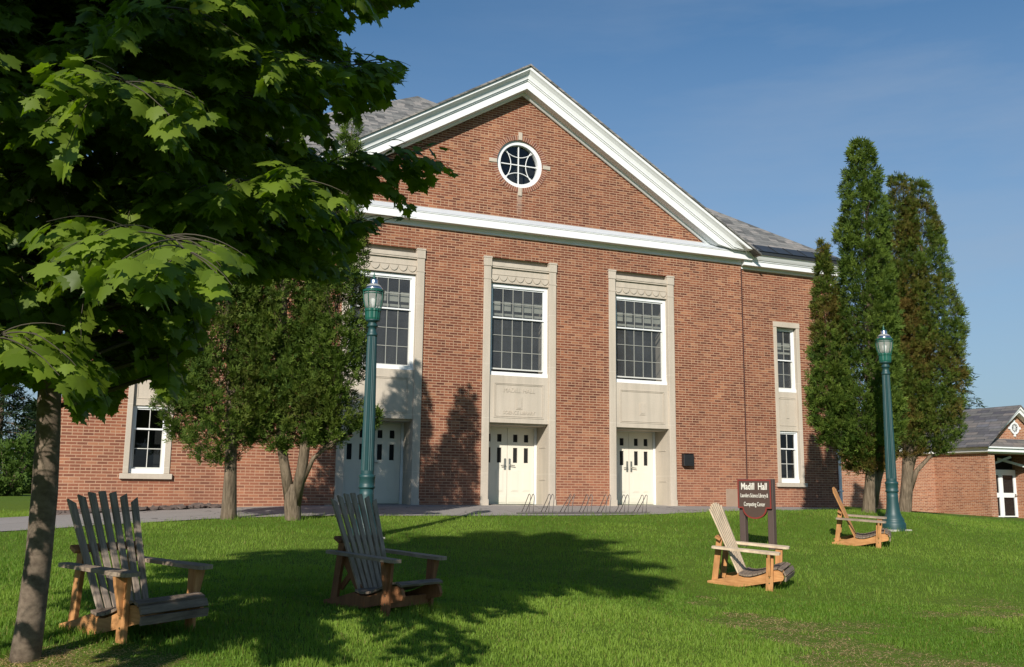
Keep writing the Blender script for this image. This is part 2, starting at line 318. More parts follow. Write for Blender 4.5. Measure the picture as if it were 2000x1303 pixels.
MT['globe'] = globe_mat()
MT['screen'] = simple('insect_screen', (.05, .055, .06), .7, var=.1)
def wood_mat(name, a, b, grain=(6, 6, 60), rough=.75):
    mt, nt, bs = M(name)
    tcn = nd(nt, 'ShaderNodeTexCoord').outputs['Object']; oi = nd(nt, 'ShaderNodeObjectInfo')
    f = noise_(nt, 1.0, 6, vec=tcn, scl3=grain, rough=.7); f2 = noise_(nt, 5, 3, vec=tcn)
    col = mix(nt, ramp(nt, f, [(.3, 0.0), (.7, 1.0)]), a, b)
    col = mix(nt, .6, col, ramp(nt, f2, [(.3, (.65, .65, .66)), (.7, (1.25, 1.22, 1.2))]), 'MULTIPLY')
    nt.links.new(col, bs.inputs['Base Color']); bs.inputs['Roughness'].default_value = rough; bs.inputs['Specular IOR Level'].default_value = .3
    nt.links.new(bump(nt, f, .35, .003), bs.inputs['Normal']); return mt
MT['cedar'] = wood_mat('cedar_wood', (.34, .150, .050), (.54, .275, .11))
MT['cedar_z'] = wood_mat('cedar_wood_upright', (.34, .150, .050), (.54, .275, .11), (30, 30, 4))
MT['cedar_dark'] = wood_mat('brown_cedar_wood', (.15, .060, .024), (.27, .12, .05), (30, 30, 4))
MT['weathered'] = wood_mat('weathered_grey_wood', (.19, .14, .10), (.42, .33, .245), (4, 60, 8))
MT['sunlit_weathered_slat'] = wood_mat('sunlit_weathered_slat_wood', (.44, .33, .22), (.72, .58, .42), (8, 60, 3))  # paler copy of the weathered slat wood, sunlight put into the colour
MT['shaded_grey_slat'] = wood_mat('shaded_grey_slat_wood', (.17, .13, .10), (.44, .355, .28), (8, 60, 3))  # weathered grey, darkened to carry the tree shade in its colour
MT['seatwood'] = wood_mat('seat_slat_wood', (.11, .08, .06), (.26, .20, .15), (40, 4, 40))
def bark_mat(name, a, b, scl, bs_=.6):
    mt, nt, bs = M(name); P = nd(nt, 'ShaderNodeTexCoord').outputs['Object']
    f = noise_(nt, 1.0, 6, vec=P, scl3=scl, rough=.65); g2 = noise_(nt, 2.5, 3, vec=P)
    col = mix(nt, ramp(nt, f, [(.3, 0.0), (.72, 1.0)]), a, b); col = mix(nt, .7, col, ramp(nt, g2, [(.3, (.7, .7, .66)), (.7, (1.25, 1.2, 1.15))]), 'MULTIPLY')
    nt.links.new(col, bs.inputs['Base Color']); bs.inputs['Roughness'].default_value = .9; bs.inputs['Specular IOR Level'].default_value = .2
    nt.links.new(bump(nt, f, bs_, .02), bs.inputs['Normal']); return mt
MT['bark'] = bark_mat('maple_bark', (.085, .063, .048), (.21, .165, .125), (16, 16, 22), .35)
MT['twig'] = simple('young_maple_twig', (.055, .045, .028), .8, var=.2)
MT['thujabark'] = bark_mat('shaggy_cedar_bark', (.07, .052, .036), (.25, .195, .14), (26, 26, 3), .9)
def leaf_mat(name, trans=.35, rough=.45, spec=.4, tmul=(1.5, 1.7, .5), sat=1.0):
    mt, nt, bs = M(name); out = nt.nodes['Material Output']
    at = nd(nt, 'ShaderNodeAttribute', attribute_name='tint')
    nt.links.new(at.outputs['Color'], bs.inputs['Base Color']); bs.inputs['Roughness'].default_value = rough; bs.inputs['Specular IOR Level'].default_value = spec
    tl = nd(nt, 'ShaderNodeBsdfTranslucent'); nt.links.new(mix(nt, 1.0, at.outputs['Color'], tmul, 'MULTIPLY'), tl.inputs[0])
    ms = nd(nt, 'ShaderNodeMixShader'); ms.inputs[0].default_value = trans
    nt.links.new(bs.outputs[0], ms.inputs[1]); nt.links.new(tl.outputs[0], ms.inputs[2]); nt.links.new(ms.outputs[0], out.inputs[0]); return mt
MT['leaf'] = leaf_mat('maple_leaf', .40, .5, .35)
MT['thuja'] = leaf_mat('thuja_foliage', .15, .7, .2)
MT['blade'] = leaf_mat('grass_blade', .38, .6, .25)
def soil_mat():
    mt, nt, bs = M('lawn_ground'); g = nd(nt, 'ShaderNodeNewGeometry'); P = g.outputs['Position']
    col = mix(nt, noise_(nt, .35, 4, vec=P), (.070, .118, .013), (.105, .165, .020))
    col = mix(nt, .8, col, ramp(nt, noise_(nt, 14, 5, vec=P, rough=.7), [(.3, (.55, .55, .5)), (.7, (1.4, 1.35, 1.2))]), 'MULTIPLY')
    nt.links.new(col, bs.inputs['Base Color']); bs.inputs['Roughness'].default_value = 1.0; bs.inputs['Specular IOR Level'].default_value = .1
    nt.links.new(bump(nt, noise_(nt, 30, 4, vec=P), .8, .03), bs.inputs['Normal']); return mt
MT['soil'] = soil_mat()
def asphalt_mat():
    mt, nt, bs = M('asphalt'); g = nd(nt, 'ShaderNodeNewGeometry'); P = g.outputs['Position']
    col = mix(nt, noise_(nt, .5, 5, vec=P), (.225, .205, .19), (.295, .27, .25))
    col = mix(nt, .7, col, ramp(nt, noise_(nt, 60, 4, vec=P, rough=.7), [(.3, (.72, .72, .72)), (.7, (1.25, 1.25, 1.25))]), 'MULTIPLY')
    vo = nd(nt, 'ShaderNodeTexVoronoi', feature='DISTANCE_TO_EDGE'); vo.inputs['Scale'].default_value = .42
    wv = nd(nt, 'ShaderNodeVectorMath', operation='ADD'); nt.links.new(P, wv.inputs[0]); nt.links.new(noise_(nt, 1.3, 4, vec=P, out=1), wv.inputs[1]); nt.links.new(wv.outputs[0], vo.inputs['Vector'])
    col = mix(nt, math_(nt, 'MULTIPLY', math_(nt, 'LESS_THAN', vo.outputs['Distance'], .007), .6), col, (.06, .055, .05))
    nt.links.new(col, bs.inputs['Base Color']); bs.inputs['Roughness'].default_value = .92; bs.inputs['Specular IOR Level'].default_value = .2
    nt.links.new(bump(nt, noise_(nt, 80, 3, vec=P), .4, .006), bs.inputs['Normal']); return mt
MT['asphalt'] = asphalt_mat()

# ------------------------------------------------------------------ terrain
CTRL = np.array([(-9.46, -22.24, -1.15), (-9.3, -15.0, -.66), (-7.2, -14.0, -.67), (-1.8, -12.3, -.81), (3.3, -8.7, -.56), (-5.8, -7.5, -.37), (5.1, -7.3, -.33),
    (-7.5, -4.4, -.20), (-6.4, -4.7, -.21), (-5.9, -3.2, -.15), (-1.2, -2.6, -.16), (2.5, -2.6, -.15), (6.5, -2.8, -.10), (5.9, -5.4, -.05), (6.6, -5.4, -.06), (4.5, -4.6, -.08), (8, -4.5, -.06), (-10.6, 0, -.26), (-10.9, -5.3, -.36), (-11.9, 3, -.42), (-8, 0, -.13), (-4, 0, -.03), (0, 0, -.03), (4, 0, -.03), (8, 0, -.05), (10.4, 0, -.1),
    (-1, -11, -.68), (1.6, -14.6, -.9), (-3, -17, -.97), (-12, -15, -.72), (-14, -9, -.55), (-3.5, -8, -.5), (0, -6, -.4), (9, -6, -.35), (15, 0, -.3), (20, 10, -.27), (25, 7.5, -.62), (27.5, 8, -.7), (35, 5, -.8), (12, -12, -.85),
    (-25, 45, -.35), (-22, 20, -.45), (-22, 0, -.5), (-60, 60, -.5), (0, 60, -.5), (60, 60, -.8), (90, 0, -1), (-60, -10, -.8), (-20, -30, -1.2), (-5, -32, -1.5), (15, -30, -1.4), (60, -40, -1.5), (-60, -60, -1.5), (0, 20, -.1), (0, 10, -.05)], float)
def _phi(r2): return np.where(r2 > 1e-12, .5 * r2 * np.log(np.maximum(r2, 1e-12)), 0)
_n = len(CTRL); _d2 = ((CTRL[:, None, :2] - CTRL[None, :, :2]) ** 2).sum(-1)
_A = np.zeros((_n + 3, _n + 3)); _A[:_n, :_n] = _phi(_d2) + np.eye(_n) * .15; _A[:_n, _n] = 1; _A[:_n, _n + 1:] = CTRL[:, :2]; _A[_n:, :_n] = _A[:_n, _n:].T
_W = np.linalg.solve(_A, np.concatenate([CTRL[:, 2], [0, 0, 0]]))
def ground(x, y):
    x = np.atleast_1d(np.asarray(x, float)); y = np.atleast_1d(np.asarray(y, float)); out = np.empty(x.size); xf = np.clip(x.ravel(), -70, 100); yf = np.clip(y.ravel(), -65, 70)
    for i in range(0, xf.size, 40000):
        a, b = xf[i:i + 40000], yf[i:i + 40000]
        out[i:i + 40000] = _phi((a[:, None] - CTRL[:, 0]) ** 2 + (b[:, None] - CTRL[:, 1]) ** 2) @ _W[:_n] + _W[_n] + _W[_n + 1] * a + _W[_n + 2] * b
    return out.reshape(x.shape)
def gz(x, y): return float(ground(x, y)[0])
EDGE = np.array([(-90, -8.0), (-30, -6.2), (-20, -5.7), (-12, -5.05), (-10.9, -4.9), (-8.6, -4.35), (-7.2, -3.95), (-6.3, -3.7), (-5.5, -3.45), (-3.5, -3.25), (-1.2, -2.95), (2.4, -2.85), (5, -2.75), (7, -2.3), (8.5, -1.75), (9.6, -1.1), (10.5, -.2)], float)
def edge_y(x): return np.interp(x, EDGE[:, 0], EDGE[:, 1])
def far_y(x): return np.where(np.asarray(x) < -10.7, np.interp(x, [-90, -30, -11.5, -10.7], [6, 4.5, 3.1, 2.6]), .4)
def on_path(x, y): return (y > edge_y(x) - .02) & (y < far_y(x)) & (x < 10.5)
def make_grid(name, xs, ys, mat, dz=0.0, keep=None, kind='structure'):
    X, Y = np.meshgrid(xs, ys); Z = ground(X, Y) + dz; nx, ny = len(xs), len(ys)
    V = np.stack([X.ravel(), Y.ravel(), Z.ravel()], 1); i = np.arange(nx * ny).reshape(ny, nx)
    a, b, c, d = i[:-1, :-1].ravel(), i[:-1, 1:].ravel(), i[1:, 1:].ravel(), i[1:, :-1].ravel()
    o = np_mesh(name, V, np.concatenate([np.stack([a, b, c], 1), np.stack([a, c, d], 1)]), mat, smooth=True); o['kind'] = kind; return o
def axis_pts(lo, hi, flo, fhi, step): return np.unique(np.concatenate([-np.geomspace(-lo, -flo, 24) if lo < flo else [], np.arange(flo, fhi, step), np.geomspace(fhi, hi, 24)]))
make_grid('lawn', axis_pts(-700, 700, -24, 34, .35), axis_pts(-500, 900, -27, 24, .35), MT['soil'])
# asphalt path along the front, widening to a lane on the left
pv, pf = MB(), []
xs = np.unique(np.concatenate([np.linspace(-90, -24, 20), np.arange(-24, 10.5, .3)])); n_ = 9
e0 = edge_y(xs) + .02 * np.sin(xs * 7) + .015 * np.sin(xs * 17 + 1); e1 = far_y(xs)
tt = np.linspace(0, 1, n_); PX = np.repeat(xs[:, None], n_, 1); PY = e0[:, None] * (1 - tt) + e1[:, None] * tt; PZ = ground(PX, PY) + .012
V = np.stack([PX.ravel(), PY.ravel(), PZ.ravel()], 1); i = np.arange(V.shape[0]).reshape(len(xs), n_)
a, b, c, d = i[:-1, :-1].ravel(), i[1:, :-1].ravel(), i[1:, 1:].ravel(), i[:-1, 1:].ravel()
tag(np_mesh('path', V, np.concatenate([np.stack([a, b, c], 1), np.stack([a, c, d], 1)]), MT['asphalt'], smooth=True), kind='structure')

# ------------------------------------------------------------------ the brick hall
def circle(cx, cz, r, n=48, a0=0): return [(cx + r * math.cos(a0 + 2 * math.pi * k / n), cz + r * math.sin(a0 + 2 * math.pi * k / n)) for k in range(n)]
def rect(x0, x1, z0, z1): return [(x0, z0), (x1, z0), (x1, z1), (x0, z1)]
hall = empty('brick_hall', 'large red brick hall with a white pediment and three stone portals behind the lawn', 'building')
PX3 = (-3.654, 0.0, 3.641); HW = 1.027; PTOP = 6.33
RWX = 6.998; RND = (-.045, 8.96)
WIN_R = (8.13, 9.07); WIN_L = (-9.30, -8.34)
XL, XR = -10.62, 10.40; WY = .07
w = MB()
w.sheet([(-RWX, -.7), (RWX, -.7), (RWX, 7.15), (0, 11.33), (-RWX, 7.15)], [rect(p - HW, p + HW, -.02, PTOP) for p in PX3] + [circle(*RND, .66)])
for sx_ in (-1, 1): w.add([(sx_ * RWX, 0, -.7), (sx_ * RWX, WY, -.7), (sx_ * RWX, WY, 7.15), (sx_ * RWX, 0, 7.15)], [(0, 1, 2, 3) if sx_ > 0 else (3, 2, 1, 0)])
for x0, x1, wn_ in ((XL, -RWX, WIN_L), (RWX, XR, WIN_R)):
    w.sheet(rect(x0, x1, -.8, 7.0), [rect(wn_[0], wn_[1], .52, 5.33)], to3=lambda a, b: (a, WY, b))
for x in (XL, XR): w.add([(x, WY, -.8), (x, 21, -.8), (x, 21, 7.0), (x, WY, 7.0)], [(3, 2, 1, 0) if x < 0 else (0, 1, 2, 3)])
w.add([(XL, 21, -.8), (XR, 21, -.8), (XR, 21, 7.0), (XL, 21, 7.0)], [(3, 2, 1, 0)])
ncirc = circle(*RND, .66)                       # brick reveal of the round window
w.add([(a, 0, b) for a, b in ncirc] + [(a, .2, b) for a, b in ncirc], [(k, (k + 1) % 48, 48 + (k + 1) % 48, 48 + k) for k in range(48)])
w.build('wall', MT['brick'], hall)
di = MB()
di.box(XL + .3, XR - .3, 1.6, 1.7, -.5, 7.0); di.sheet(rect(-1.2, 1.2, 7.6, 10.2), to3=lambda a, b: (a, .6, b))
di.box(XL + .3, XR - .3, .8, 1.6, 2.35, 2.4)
di.build('interior_shade_sheet', MT['dark'], hall)  # backing sheets coloured as the shade inside the hall
j = MB(); j.box(RWX - .012, RWX + .022, -.006, WY + .02, -.2, 6.8); j.build('dark_step_strip', MT['step_strip'], hall)  # thin dark strip along the step at the centre block's right edge
c_ = MB(); c_.bevel_box(6.28, 6.75, -.02, .05, -.15, .45, .008); c_.build('cornerstone', MT['cornerstone'], hall)
# voussoir ring, keystones and glazing of the round window
def ring_mb(cx, cz, r0, r1, y0, y1, n=48):
    q = MB(); 
    for k in range(n):
        a = 2 * math.pi * k / n
        for r, y in ((r0, y0), (r1, y0), (r1, y1), (r0, y1)): q.v.append((cx + r * math.cos(a), y, cz + r * math.sin(a)))
    for k in range(n):
        a, b = k * 4, ((k + 1) % n) * 4
        for e in range(4): q.f.append((a + e, a + (e + 1) % 4, b + (e + 1) % 4, b + e))
    return q
def radial_brick(name, cx, cz, nb):
    mt, nt, bs = M(name); g = nd(nt, 'ShaderNodeNewGeometry'); sp = nd(nt, 'ShaderNodeSeparateXYZ'); nt.links.new(g.outputs['Position'], sp.inputs[0])
    an = math_(nt, 'ARCTAN2', math_(nt, 'SUBTRACT', sp.outputs['Z'], cz), math_(nt, 'SUBTRACT', sp.outputs['X'], cx))
    u = math_(nt, 'MULTIPLY', math_(nt, 'ADD', an, 4.0), nb / (2 * math.pi)); c = math_(nt, 'FLOOR', u)
    wn = nd(nt, 'ShaderNodeTexWhiteNoise', noise_dimensions='1D'); nt.links.new(c, wn.inputs['W'])
    col = mix(nt, math_(nt, 'LESS_THAN', math_(nt, 'SUBTRACT', u, c), .22), ramp(nt, wn.outputs['Value'], BR), (.44, .31, .225))
    nt.links.new(col, bs.inputs['Base Color']); bs.inputs['Roughness'].default_value = .9; return mt
ring_mb(*RND, .66, .79, -.012, .01).build('arch_ring', radial_brick('radial_brick', *RND, 72), hall)
for a in range(4):
    kb = MB()
    t = a * math.pi / 2; dx, dz = math.cos(t), math.sin(t); cx, cz = RND[0] + dx * .775, RND[1] + dz * .775
    kb.bevel_box(cx - .055 - abs(dx) * .055, cx + .055 + abs(dx) * .055, -.03, .02, cz - .055 - abs(dz) * .055, cz + .055 + abs(dz) * .055, .006)
    kb.build('keystone', MT['stone'], hall)
rw = ring_mb(*RND, .545, .66, .045, .19).build('round_window', MT['white'], hall, smooth=False)
q = MB(); r_ = .55
q.box(RND[0] - .013, RND[0] + .013, .10, .135, RND[1] - r_, RND[1] + r_); q.box(RND[0] - r_, RND[0] - .0135, .10, .135, RND[1] - .013, RND[1] + .013); q.box(RND[0] + .0135, RND[0] + r_, .10, .135, RND[1] - .013, RND[1] + .013)
for a in range(4):
    t = a * math.pi / 2; pts = []
    for k in range(-6, 7):
        s_ = k / 6 * .42; d_ = .215 + .17 * (k / 6) ** 2
        pts.append((RND[0] + d_ * math.cos(t) - s_ * math.sin(t), .117, RND[1] + d_ * math.sin(t) + s_ * math.cos(t)))
    q.tube(pts, .012, 6)
q.build('muntin', MT['white'], rw); gq = MB(); gq.sheet(circle(*RND, .56), to3=lambda a, b: (a, .14, b)); gq.build('glass', MT['glass'], rw)

def sash_window(x0, x1, z0, z1, zm, y, ncol, up_rows, lo_rows, parent, gap=0.0, fr=.075, blind=None, mw=.016, mframe=None):
    f_ = MB(); sill = .10
    f_.box(x0, x0 + fr, y, y + .12, z0 + sill, z1); f_.box(x1 - fr, x1, y, y + .12, z0 + sill, z1); f_.box(x0 + fr, x1 - fr, y, y + .12, z1 - fr, z1); f_.box(x0, x1, y - .035, y + .12, z0, z0 + sill)
    wn_ = f_.build('window', MT['white'], parent)
    ix0, ix1, iz0, iz1 = x0 + fr, x1 - fr, z0 + sill, z1 - fr
    def sash(a, b, yy, rows, nm):
        s_ = MB(); t = .035
        s_.box(ix0, ix0 + t, yy, yy + .03, a, b); s_.box(ix1 - t, ix1, yy, yy + .03, a, b); s_.box(ix0 + t, ix1 - t, yy, yy + .03, b - t, b); s_.box(ix0 + t, ix1 - t, yy, yy + .03, a, a + t)
        s_.build('sash', MT['white'] if nm else MT['whitegrey'], wn_)
        mq = MB()
        for k in range(1, ncol): xx = ix0 + t + (ix1 - ix0 - 2 * t) * k / ncol; mq.box(xx - mw / 2, xx + mw / 2, yy + .006, yy + .022, a + t, b - t)
        zs = [a + t + (b - a - 2 * t) * k / rows for k in range(1, rows)]
        for zz in zs:
            for k in range(ncol):
                xa = ix0 + t + (ix1 - ix0 - 2 * t) * k / ncol + (mw / 2 if k else 0); xb = ix0 + t + (ix1 - ix0 - 2 * t) * (k + 1) / ncol - (mw / 2 if k < ncol - 1 else 0)
                mq.box(xa, xb, yy + .0065, yy + .0215, zz - mw / 2, zz + mw / 2)
        mq.build('muntin', mframe or MT['muntin'], wn_)
        g_ = MB(); g_.add([(ix0 + t, yy + .024, a + t), (ix1 - t, yy + .024, a + t), (ix1 - t, yy + .024, b - t), (ix0 + t, yy + .024, b - t)], [(0, 1, 2, 3)]); g_.build('glass', MT['glass_dusty'] if blind else MT['glass'], wn_)
    sash(zm, iz1, y + .03, up_rows, 1); sash(iz0 + gap, zm + .03, y + .065, lo_rows, 0)
    if blind:
        b_ = MB(); n = ncol
        for k in range(n): xa = ix0 + (ix1 - ix0) * (k + .12) / n; xb = ix0 + (ix1 - ix0) * (k + 1.0) / n - .02; b_.box(xa, xb, y + .115, y + .12, blind[0], blind[1])
        b_.box(ix0, ix1, y + .14, y + .145, blind[0] - .13, blind[0] - .07)
        b_.build('blind', MT['blind'], wn_)
    d_ = MB(); d_.box(x0 - .0, x1, y + .55, y + .57, z0, z1); d_.build('room_shade_sheet', MT['dark'], wn_)  # blackened sheet standing for the unlit room behind the window
    return wn_

def text_mesh(txt, size, sx=1.0, ext=.004, bold=.0):
    cu = bpy.data.curves.new('t', 'FONT'); cu.body = txt; cu.size = size; cu.extrude = ext; cu.align_x = 'CENTER'; cu.align_y = 'CENTER'; cu.offset = bold; cu.resolution_u = 3
    to = bpy.data.objects.new('t', cu); COL.objects.link(to)
    me = bpy.data.meshes.new_from_object(to); bpy.data.objects.remove(to); bpy.data.curves.remove(cu)
    me.materials.clear()
    for v in me.vertices: v.co.x *= sx
    return me
for ip, pcx in enumerate(PX3):
    ps = MB(); IN = .83
    for sg in (-1, 1):
        xa, xb = sorted((pcx + sg * IN, pcx + sg * (HW - .001)))
        ps.bevel_box(xa, xb, -.045, .85, -.1, 6.08, .008)
        ps.bevel_box(xa - .012, xb + .012, -.06, .2, 6.081, 6.29, .006); ps.bevel_box(xa - .022, xb + .022, -.07, .2, 6.291, 6.335, .006)
        ps.box(xa - .006, xb + .006, -.052, 0.02, 5.735, 5.765)
        ps.box(xa - .01, xb + .01, -.055, .02, -.09, .13)
        xi = pcx + sg * IN                      # sunk panel lines on the reveals
        for zz in (.62, 1.45): ps.box(min(xi, xi - sg * .012), max(xi, xi - sg * .012), .18, .55, zz, zz + .02)
    ps.box(pcx - IN, pcx + IN, .03, .5, 5.68, 6.06); ps.box(pcx - IN, pcx + IN, -.015, .5, 6.061, 6.10); ps.box(pcx - IN, pcx + IN, -.03, .12, 6.101, 6.205); ps.box(pcx - IN, pcx + IN, .135, .5, 6.10, 6.36)
    ps.box(pcx - IN, pcx + IN, .018, .06, 5.885, 5.905)
    for k in range(7):                          # scalloped band
        cx = pcx - IN + (k + .5) * 2 * IN / 7; rr = IN / 7 * .92
        arc = [(cx + rr * math.cos(math.pi + math.pi * t / 10), .031, 5.87 + .14 * math.sin(math.pi + math.pi * t / 10) ) for t in range(11)]
        ps.extrude(arc, (0, -.022, 0))
    ps.box(pcx - IN, pcx + IN, .12, .83, 2.0, 2.049)
    ps.box(pcx - 1.25, pcx + 1.25, -.12, .86, -.12, -.018)
    surr = ps.build('portal_surround', MT['stone'], hall)
    sp_ = MB(); y0 = .0
    sp_.box(pcx - IN, pcx + IN, y0, .6, 2.05, 3.255)
    for (a, b, c, d, t) in ((-.70, .70, 2.17, 3.07, .022), (-.66, .66, 2.21, 3.03, .012)):   # raised fillets
        sp_.box(pcx + a, pcx + b, y0 - .012, y0, d - t, d); sp_.box(pcx + a, pcx + b, y0 - .012, y0, c, c + t); sp_.box(pcx + a, pcx + a + t, y0 - .012, y0, c + t, d - t); sp_.box(pcx + b - t, pcx + b, y0 - .012, y0, c + t, d - t)
    for e, hh in ((.085, .19), (.055, .155)):
        sp_.box(pcx - e, pcx + e, y0 - (.012 if e > .06 else .022), y0, 2.57 - hh + .02, 2.57 + hh - .03)
    spo = sp_.build('spandrel', MT['stone'], surr)
    if ip == 1:
        for s_, z, sz, wx in (('MADILL HALL', 2.88, .17, .85), ('SCIENCE LIBRARY', 2.31, .125, .9)):
            me = text_mesh(s_, sz, wx, .006); me.transform(Matrix.Translation((pcx, y0 - .004, z)) @ Matrix.Rotation(math.pi / 2, 4, 'X')); link_mesh('lettering', me, MT['stone'], surr)
    wnd = sash_window(pcx - .829, pcx + .829, 3.256, 5.66, 4.76, .10, 5, 2, 3, hall, gap=(0, .07, .06)[ip], fr=.085, blind=(4.98, 5.22))
    # double doors in a white frame
    fr_ = MB(); D = .76
    fr_.box(pcx - .829, pcx - .765, D - .03, D + .1, -.015, 1.999); fr_.box(pcx + .765, pcx + .829, D - .03, D + .1, -.015, 1.999); fr_.box(pcx - .765, pcx + .765, D + .001, D + .1, 1.975, 1.998)
    fr_.build('door_frame', MT['white'], hall)
    for sg in (-1, 1):
        cx = pcx + sg * .381; dm = MB(); wh = [(sx2 * .155, z0, z1) for sx2 in (-1, 1) for z0, z1 in ((1.60, 1.80), (1.06, 1.45))]
        holes = [rect(cx + o - .062, cx + o + .062, a, b) for o, a, b in wh]
        dm.sheet(rect(cx - .376, cx + .376, 0.0, 1.972), holes, to3=lambda a, b: (a, D, b))
        for h in holes:
            n0 = len(dm.v); dm.v += [(a, D, b) for a, b in h] + [(a, D + .03, b) for a, b in h]; dm.f += [(n0 + k, n0 + (k + 1) % 4, n0 + 4 + (k + 1) % 4, n0 + 4 + k) for k in range(4)]
        dm.add([(cx + a * .376, D + b, z) for z in (0, 1.972) for a, b in ((-1, 0), (1, 0), (1, .045), (-1, .045))], [(0, 3, 2, 1), (4, 5, 6, 7), (1, 2, 6, 5), (3, 0, 4, 7)])
        for o in (-.165, .165):                 # raised lower panels
            for t, yy in ((0, .006), (.025, .012)): dm.box(cx + o - .105 + t, cx + o + .105 - t, D - yy, D - .0005, .32 + t, .88 - t)
        dm.box(cx - .35, cx + .35, D - .008, D - .0005, .04, .20)
        dr = dm.build('door', MT['cream'], hall)
        g_ = MB(); g_.sheet(rect(cx - .25, cx + .25, 1.03, 1.83), to3=lambda a, b: (a, D + .028, b)); g_.build('door_glass', MT['dark'], dr)  # opaque panes coloured black for the unlit lobby behind
        h_ = MB(); hx = pcx + sg * .065
        h_.bevel_box(hx - .028, hx + .028, D - .02, D - .001, .88, 1.17, .006); h_.tube([(hx, D - .02, 1.0), (hx, D - .06, 1.0), (hx + sg * .13, D - .06, .985)], .011, 8); h_.lathe([(.022, -.02), (.022, 0)], 12, (hx, D - .005, 1.11))
        h_.build('handle', MT['metal'], dr)
    bw = MB(); bw.box(pcx - .83, pcx + .83, D + .11, D + .13, 0, 2.02); bw.build('lobby_shade_sheet', MT['dark'], surr)  # blackened sheet in place of the shaded lobby
for (xa, xb) in (WIN_R, WIN_L):                 # the two-storey stone bays of the wings
    s_ = MB(); Y = WY - .025
    s_.bevel_box(xa, xa + .115, Y, .35, .642, 5.18, .006); s_.bevel_box(xb - .115, xb, Y, .35, .642, 5.18, .006); s_.bevel_box(xa - .004, xb + .004, Y - .012, .35, 5.181, 5.335, .006)
    s_.bevel_box(xa - .06, xb + .06, Y - .05, .35, .52, .64, .008)
    so = s_.build('window_surround', MT['stone'], hall)
    p_ = MB(); ya = WY + .06; p_.box(xa + .116, xb - .116, ya, .35, 2.13, 3.27)
    for (u0, u1, v0, v1) in ((xa + .18, xb - .18, 2.28, 3.12),):
        t = .018; p_.box(u0, u1, ya - .01, ya, v1 - t, v1); p_.box(u0, u1, ya - .01, ya, v1 - .06, v1 - .045); p_.box(u0, u1, ya - .01, ya, v0, v0 + t)
        p_.box(u0, u0 + t, ya - .01, ya, v0 + t, v1 - t); p_.box(u1 - t, u1, ya - .01, ya, v0 + t, v1 - t); cx = (u0 + u1) / 2; p_.box(cx - .045, cx + .045, ya - .014, ya, 2.5, 2.9)
    p_.build('spandrel', MT['stone'], so)
    sash_window(xa + .118, xb - .118, 3.272, 5.17, 4.2, WY + .1, 2, 2, 2, hall, fr=.05, blind=(4.55, 4.75), mframe=MT['muntin'])
    sash_window(xa + .118, xb - .118, .642, 2.128, 1.60, WY + .1, 2, 1, 2, hall, fr=.05, mframe=MT['whitegrey'])
# horizontal cornice, raking cornice, wing eaves
hc = MB(); hc.sweep([(-RWX - .002, WY + .2), (-RWX - .002, -.002), (RWX + .002, -.002), (RWX + .002, WY + .2)], [(0, 6.90), (.035, 6.91), (.035, 6.965), (.06, 7.0), (.06, 7.03), (.235, 7.035), (.235, 7.215), (.25, 7.225), (.25, 7.245), (0, 7.25)])
hc.build('cornice', MT['white'], hall)
fl = MB(); fl.sweep([(-RWX - .1, -.004), (RWX + .1, -.004)], [(.004, 7.25), (.255, 7.25), (.255, 7.258), (.16, 7.33), (.004, 7.44)]); fl.build('flashing', MT['flash'], hall)
def ztop(x): return 11.57 - .603 * abs(x)
prof = [(-.53, -.055), (-.53, -.135), (-.51, -.15), (-.49, -.165), (-.43, -.225), (-.40, -.305), (-.395, -.345), (-.365, -.35), (-.365, -.385), (-.335, -.39), (-.335, -.60), (-.10, -.62), (-.10, -.66), (-.06, -.69), (-.02, -.69), (-.02, -.055)]
rk = MB(); xs_ = [-7.24, -6.9, -6.5, -6.0, 0, 6.0, 6.5, 6.9, 7.24]; k_ = len(prof)
for x in xs_:
    for (y, v) in prof: rk.v.append((x, y, max(7.262, ztop(x) + v)))
for a in range(len(xs_) - 1):
    for e in range(k_): rk.f.append((a * k_ + e, a * k_ + (e + 1) % k_, (a + 1) * k_ + (e + 1) % k_, (a + 1) * k_ + e))
rk.f.append(tuple(range(k_ - 1, -1, -1))); rk.f.append(tuple(range((len(xs_) - 1) * k_, len(xs_) * k_)))
rk.build('raking_cornice', MT['white'], hall)
# slates: gable roof over the centre, pyramid roof behind, metal strip at the wing eaves
gr = MB()
for sg in (-1, 1):
    q = []
    for (x, y) in ((0, -.575), (7.32, -.575), (7.32, 7.6), (0, 7.6)):
        q.append((sg * x, y, ztop(x) - .05)); 
    q2 = [(p[0], p[1], p[2] + .055) for p in q]
    gr.add(q + q2, [(0, 1, 2, 3), (4, 7, 6, 5), (0, 4, 5, 1), (1, 5, 6, 2), (2, 6, 7, 3), (3, 7, 4, 0)] if sg > 0 else [(0, 3, 2, 1), (4, 5, 6, 7), (0, 1, 5, 4), (1, 2, 6, 5), (2, 3, 7, 6), (3, 0, 4, 7)])
gr.build('gable_roof', MT['slate'], hall)
EX0, EX1, EY0, EY1, EZ, AP = XL - .38, XR + .38, -.31, 21.3, 7.30, (.15, 10.5, 15.05)
sl = (AP[2] - EZ) / (AP[1] - EY0); yv = EY0 + (11.50 - EZ) / sl
hr = MB(); hr.add([(EX0, EY0, EZ), (-7.03, EY0, EZ), (0, yv, 11.50), (7.03, EY0, EZ), (EX1, EY0, EZ), (EX1, EY1, EZ), (EX0, EY1, EZ), AP], [(0, 1, 2, 7), (7, 2, 3, 4), (4, 5, 7), (5, 6, 7), (6, 0, 7)]); hr.build('hip_roof', MT['slate'], hall)
sl = (AP[2] - EZ) / (AP[1] - EY0)
def roofpt(x, t, lift=.012): return (x, EY0 + t - .02 * (t == 0), EZ + t * sl + lift)
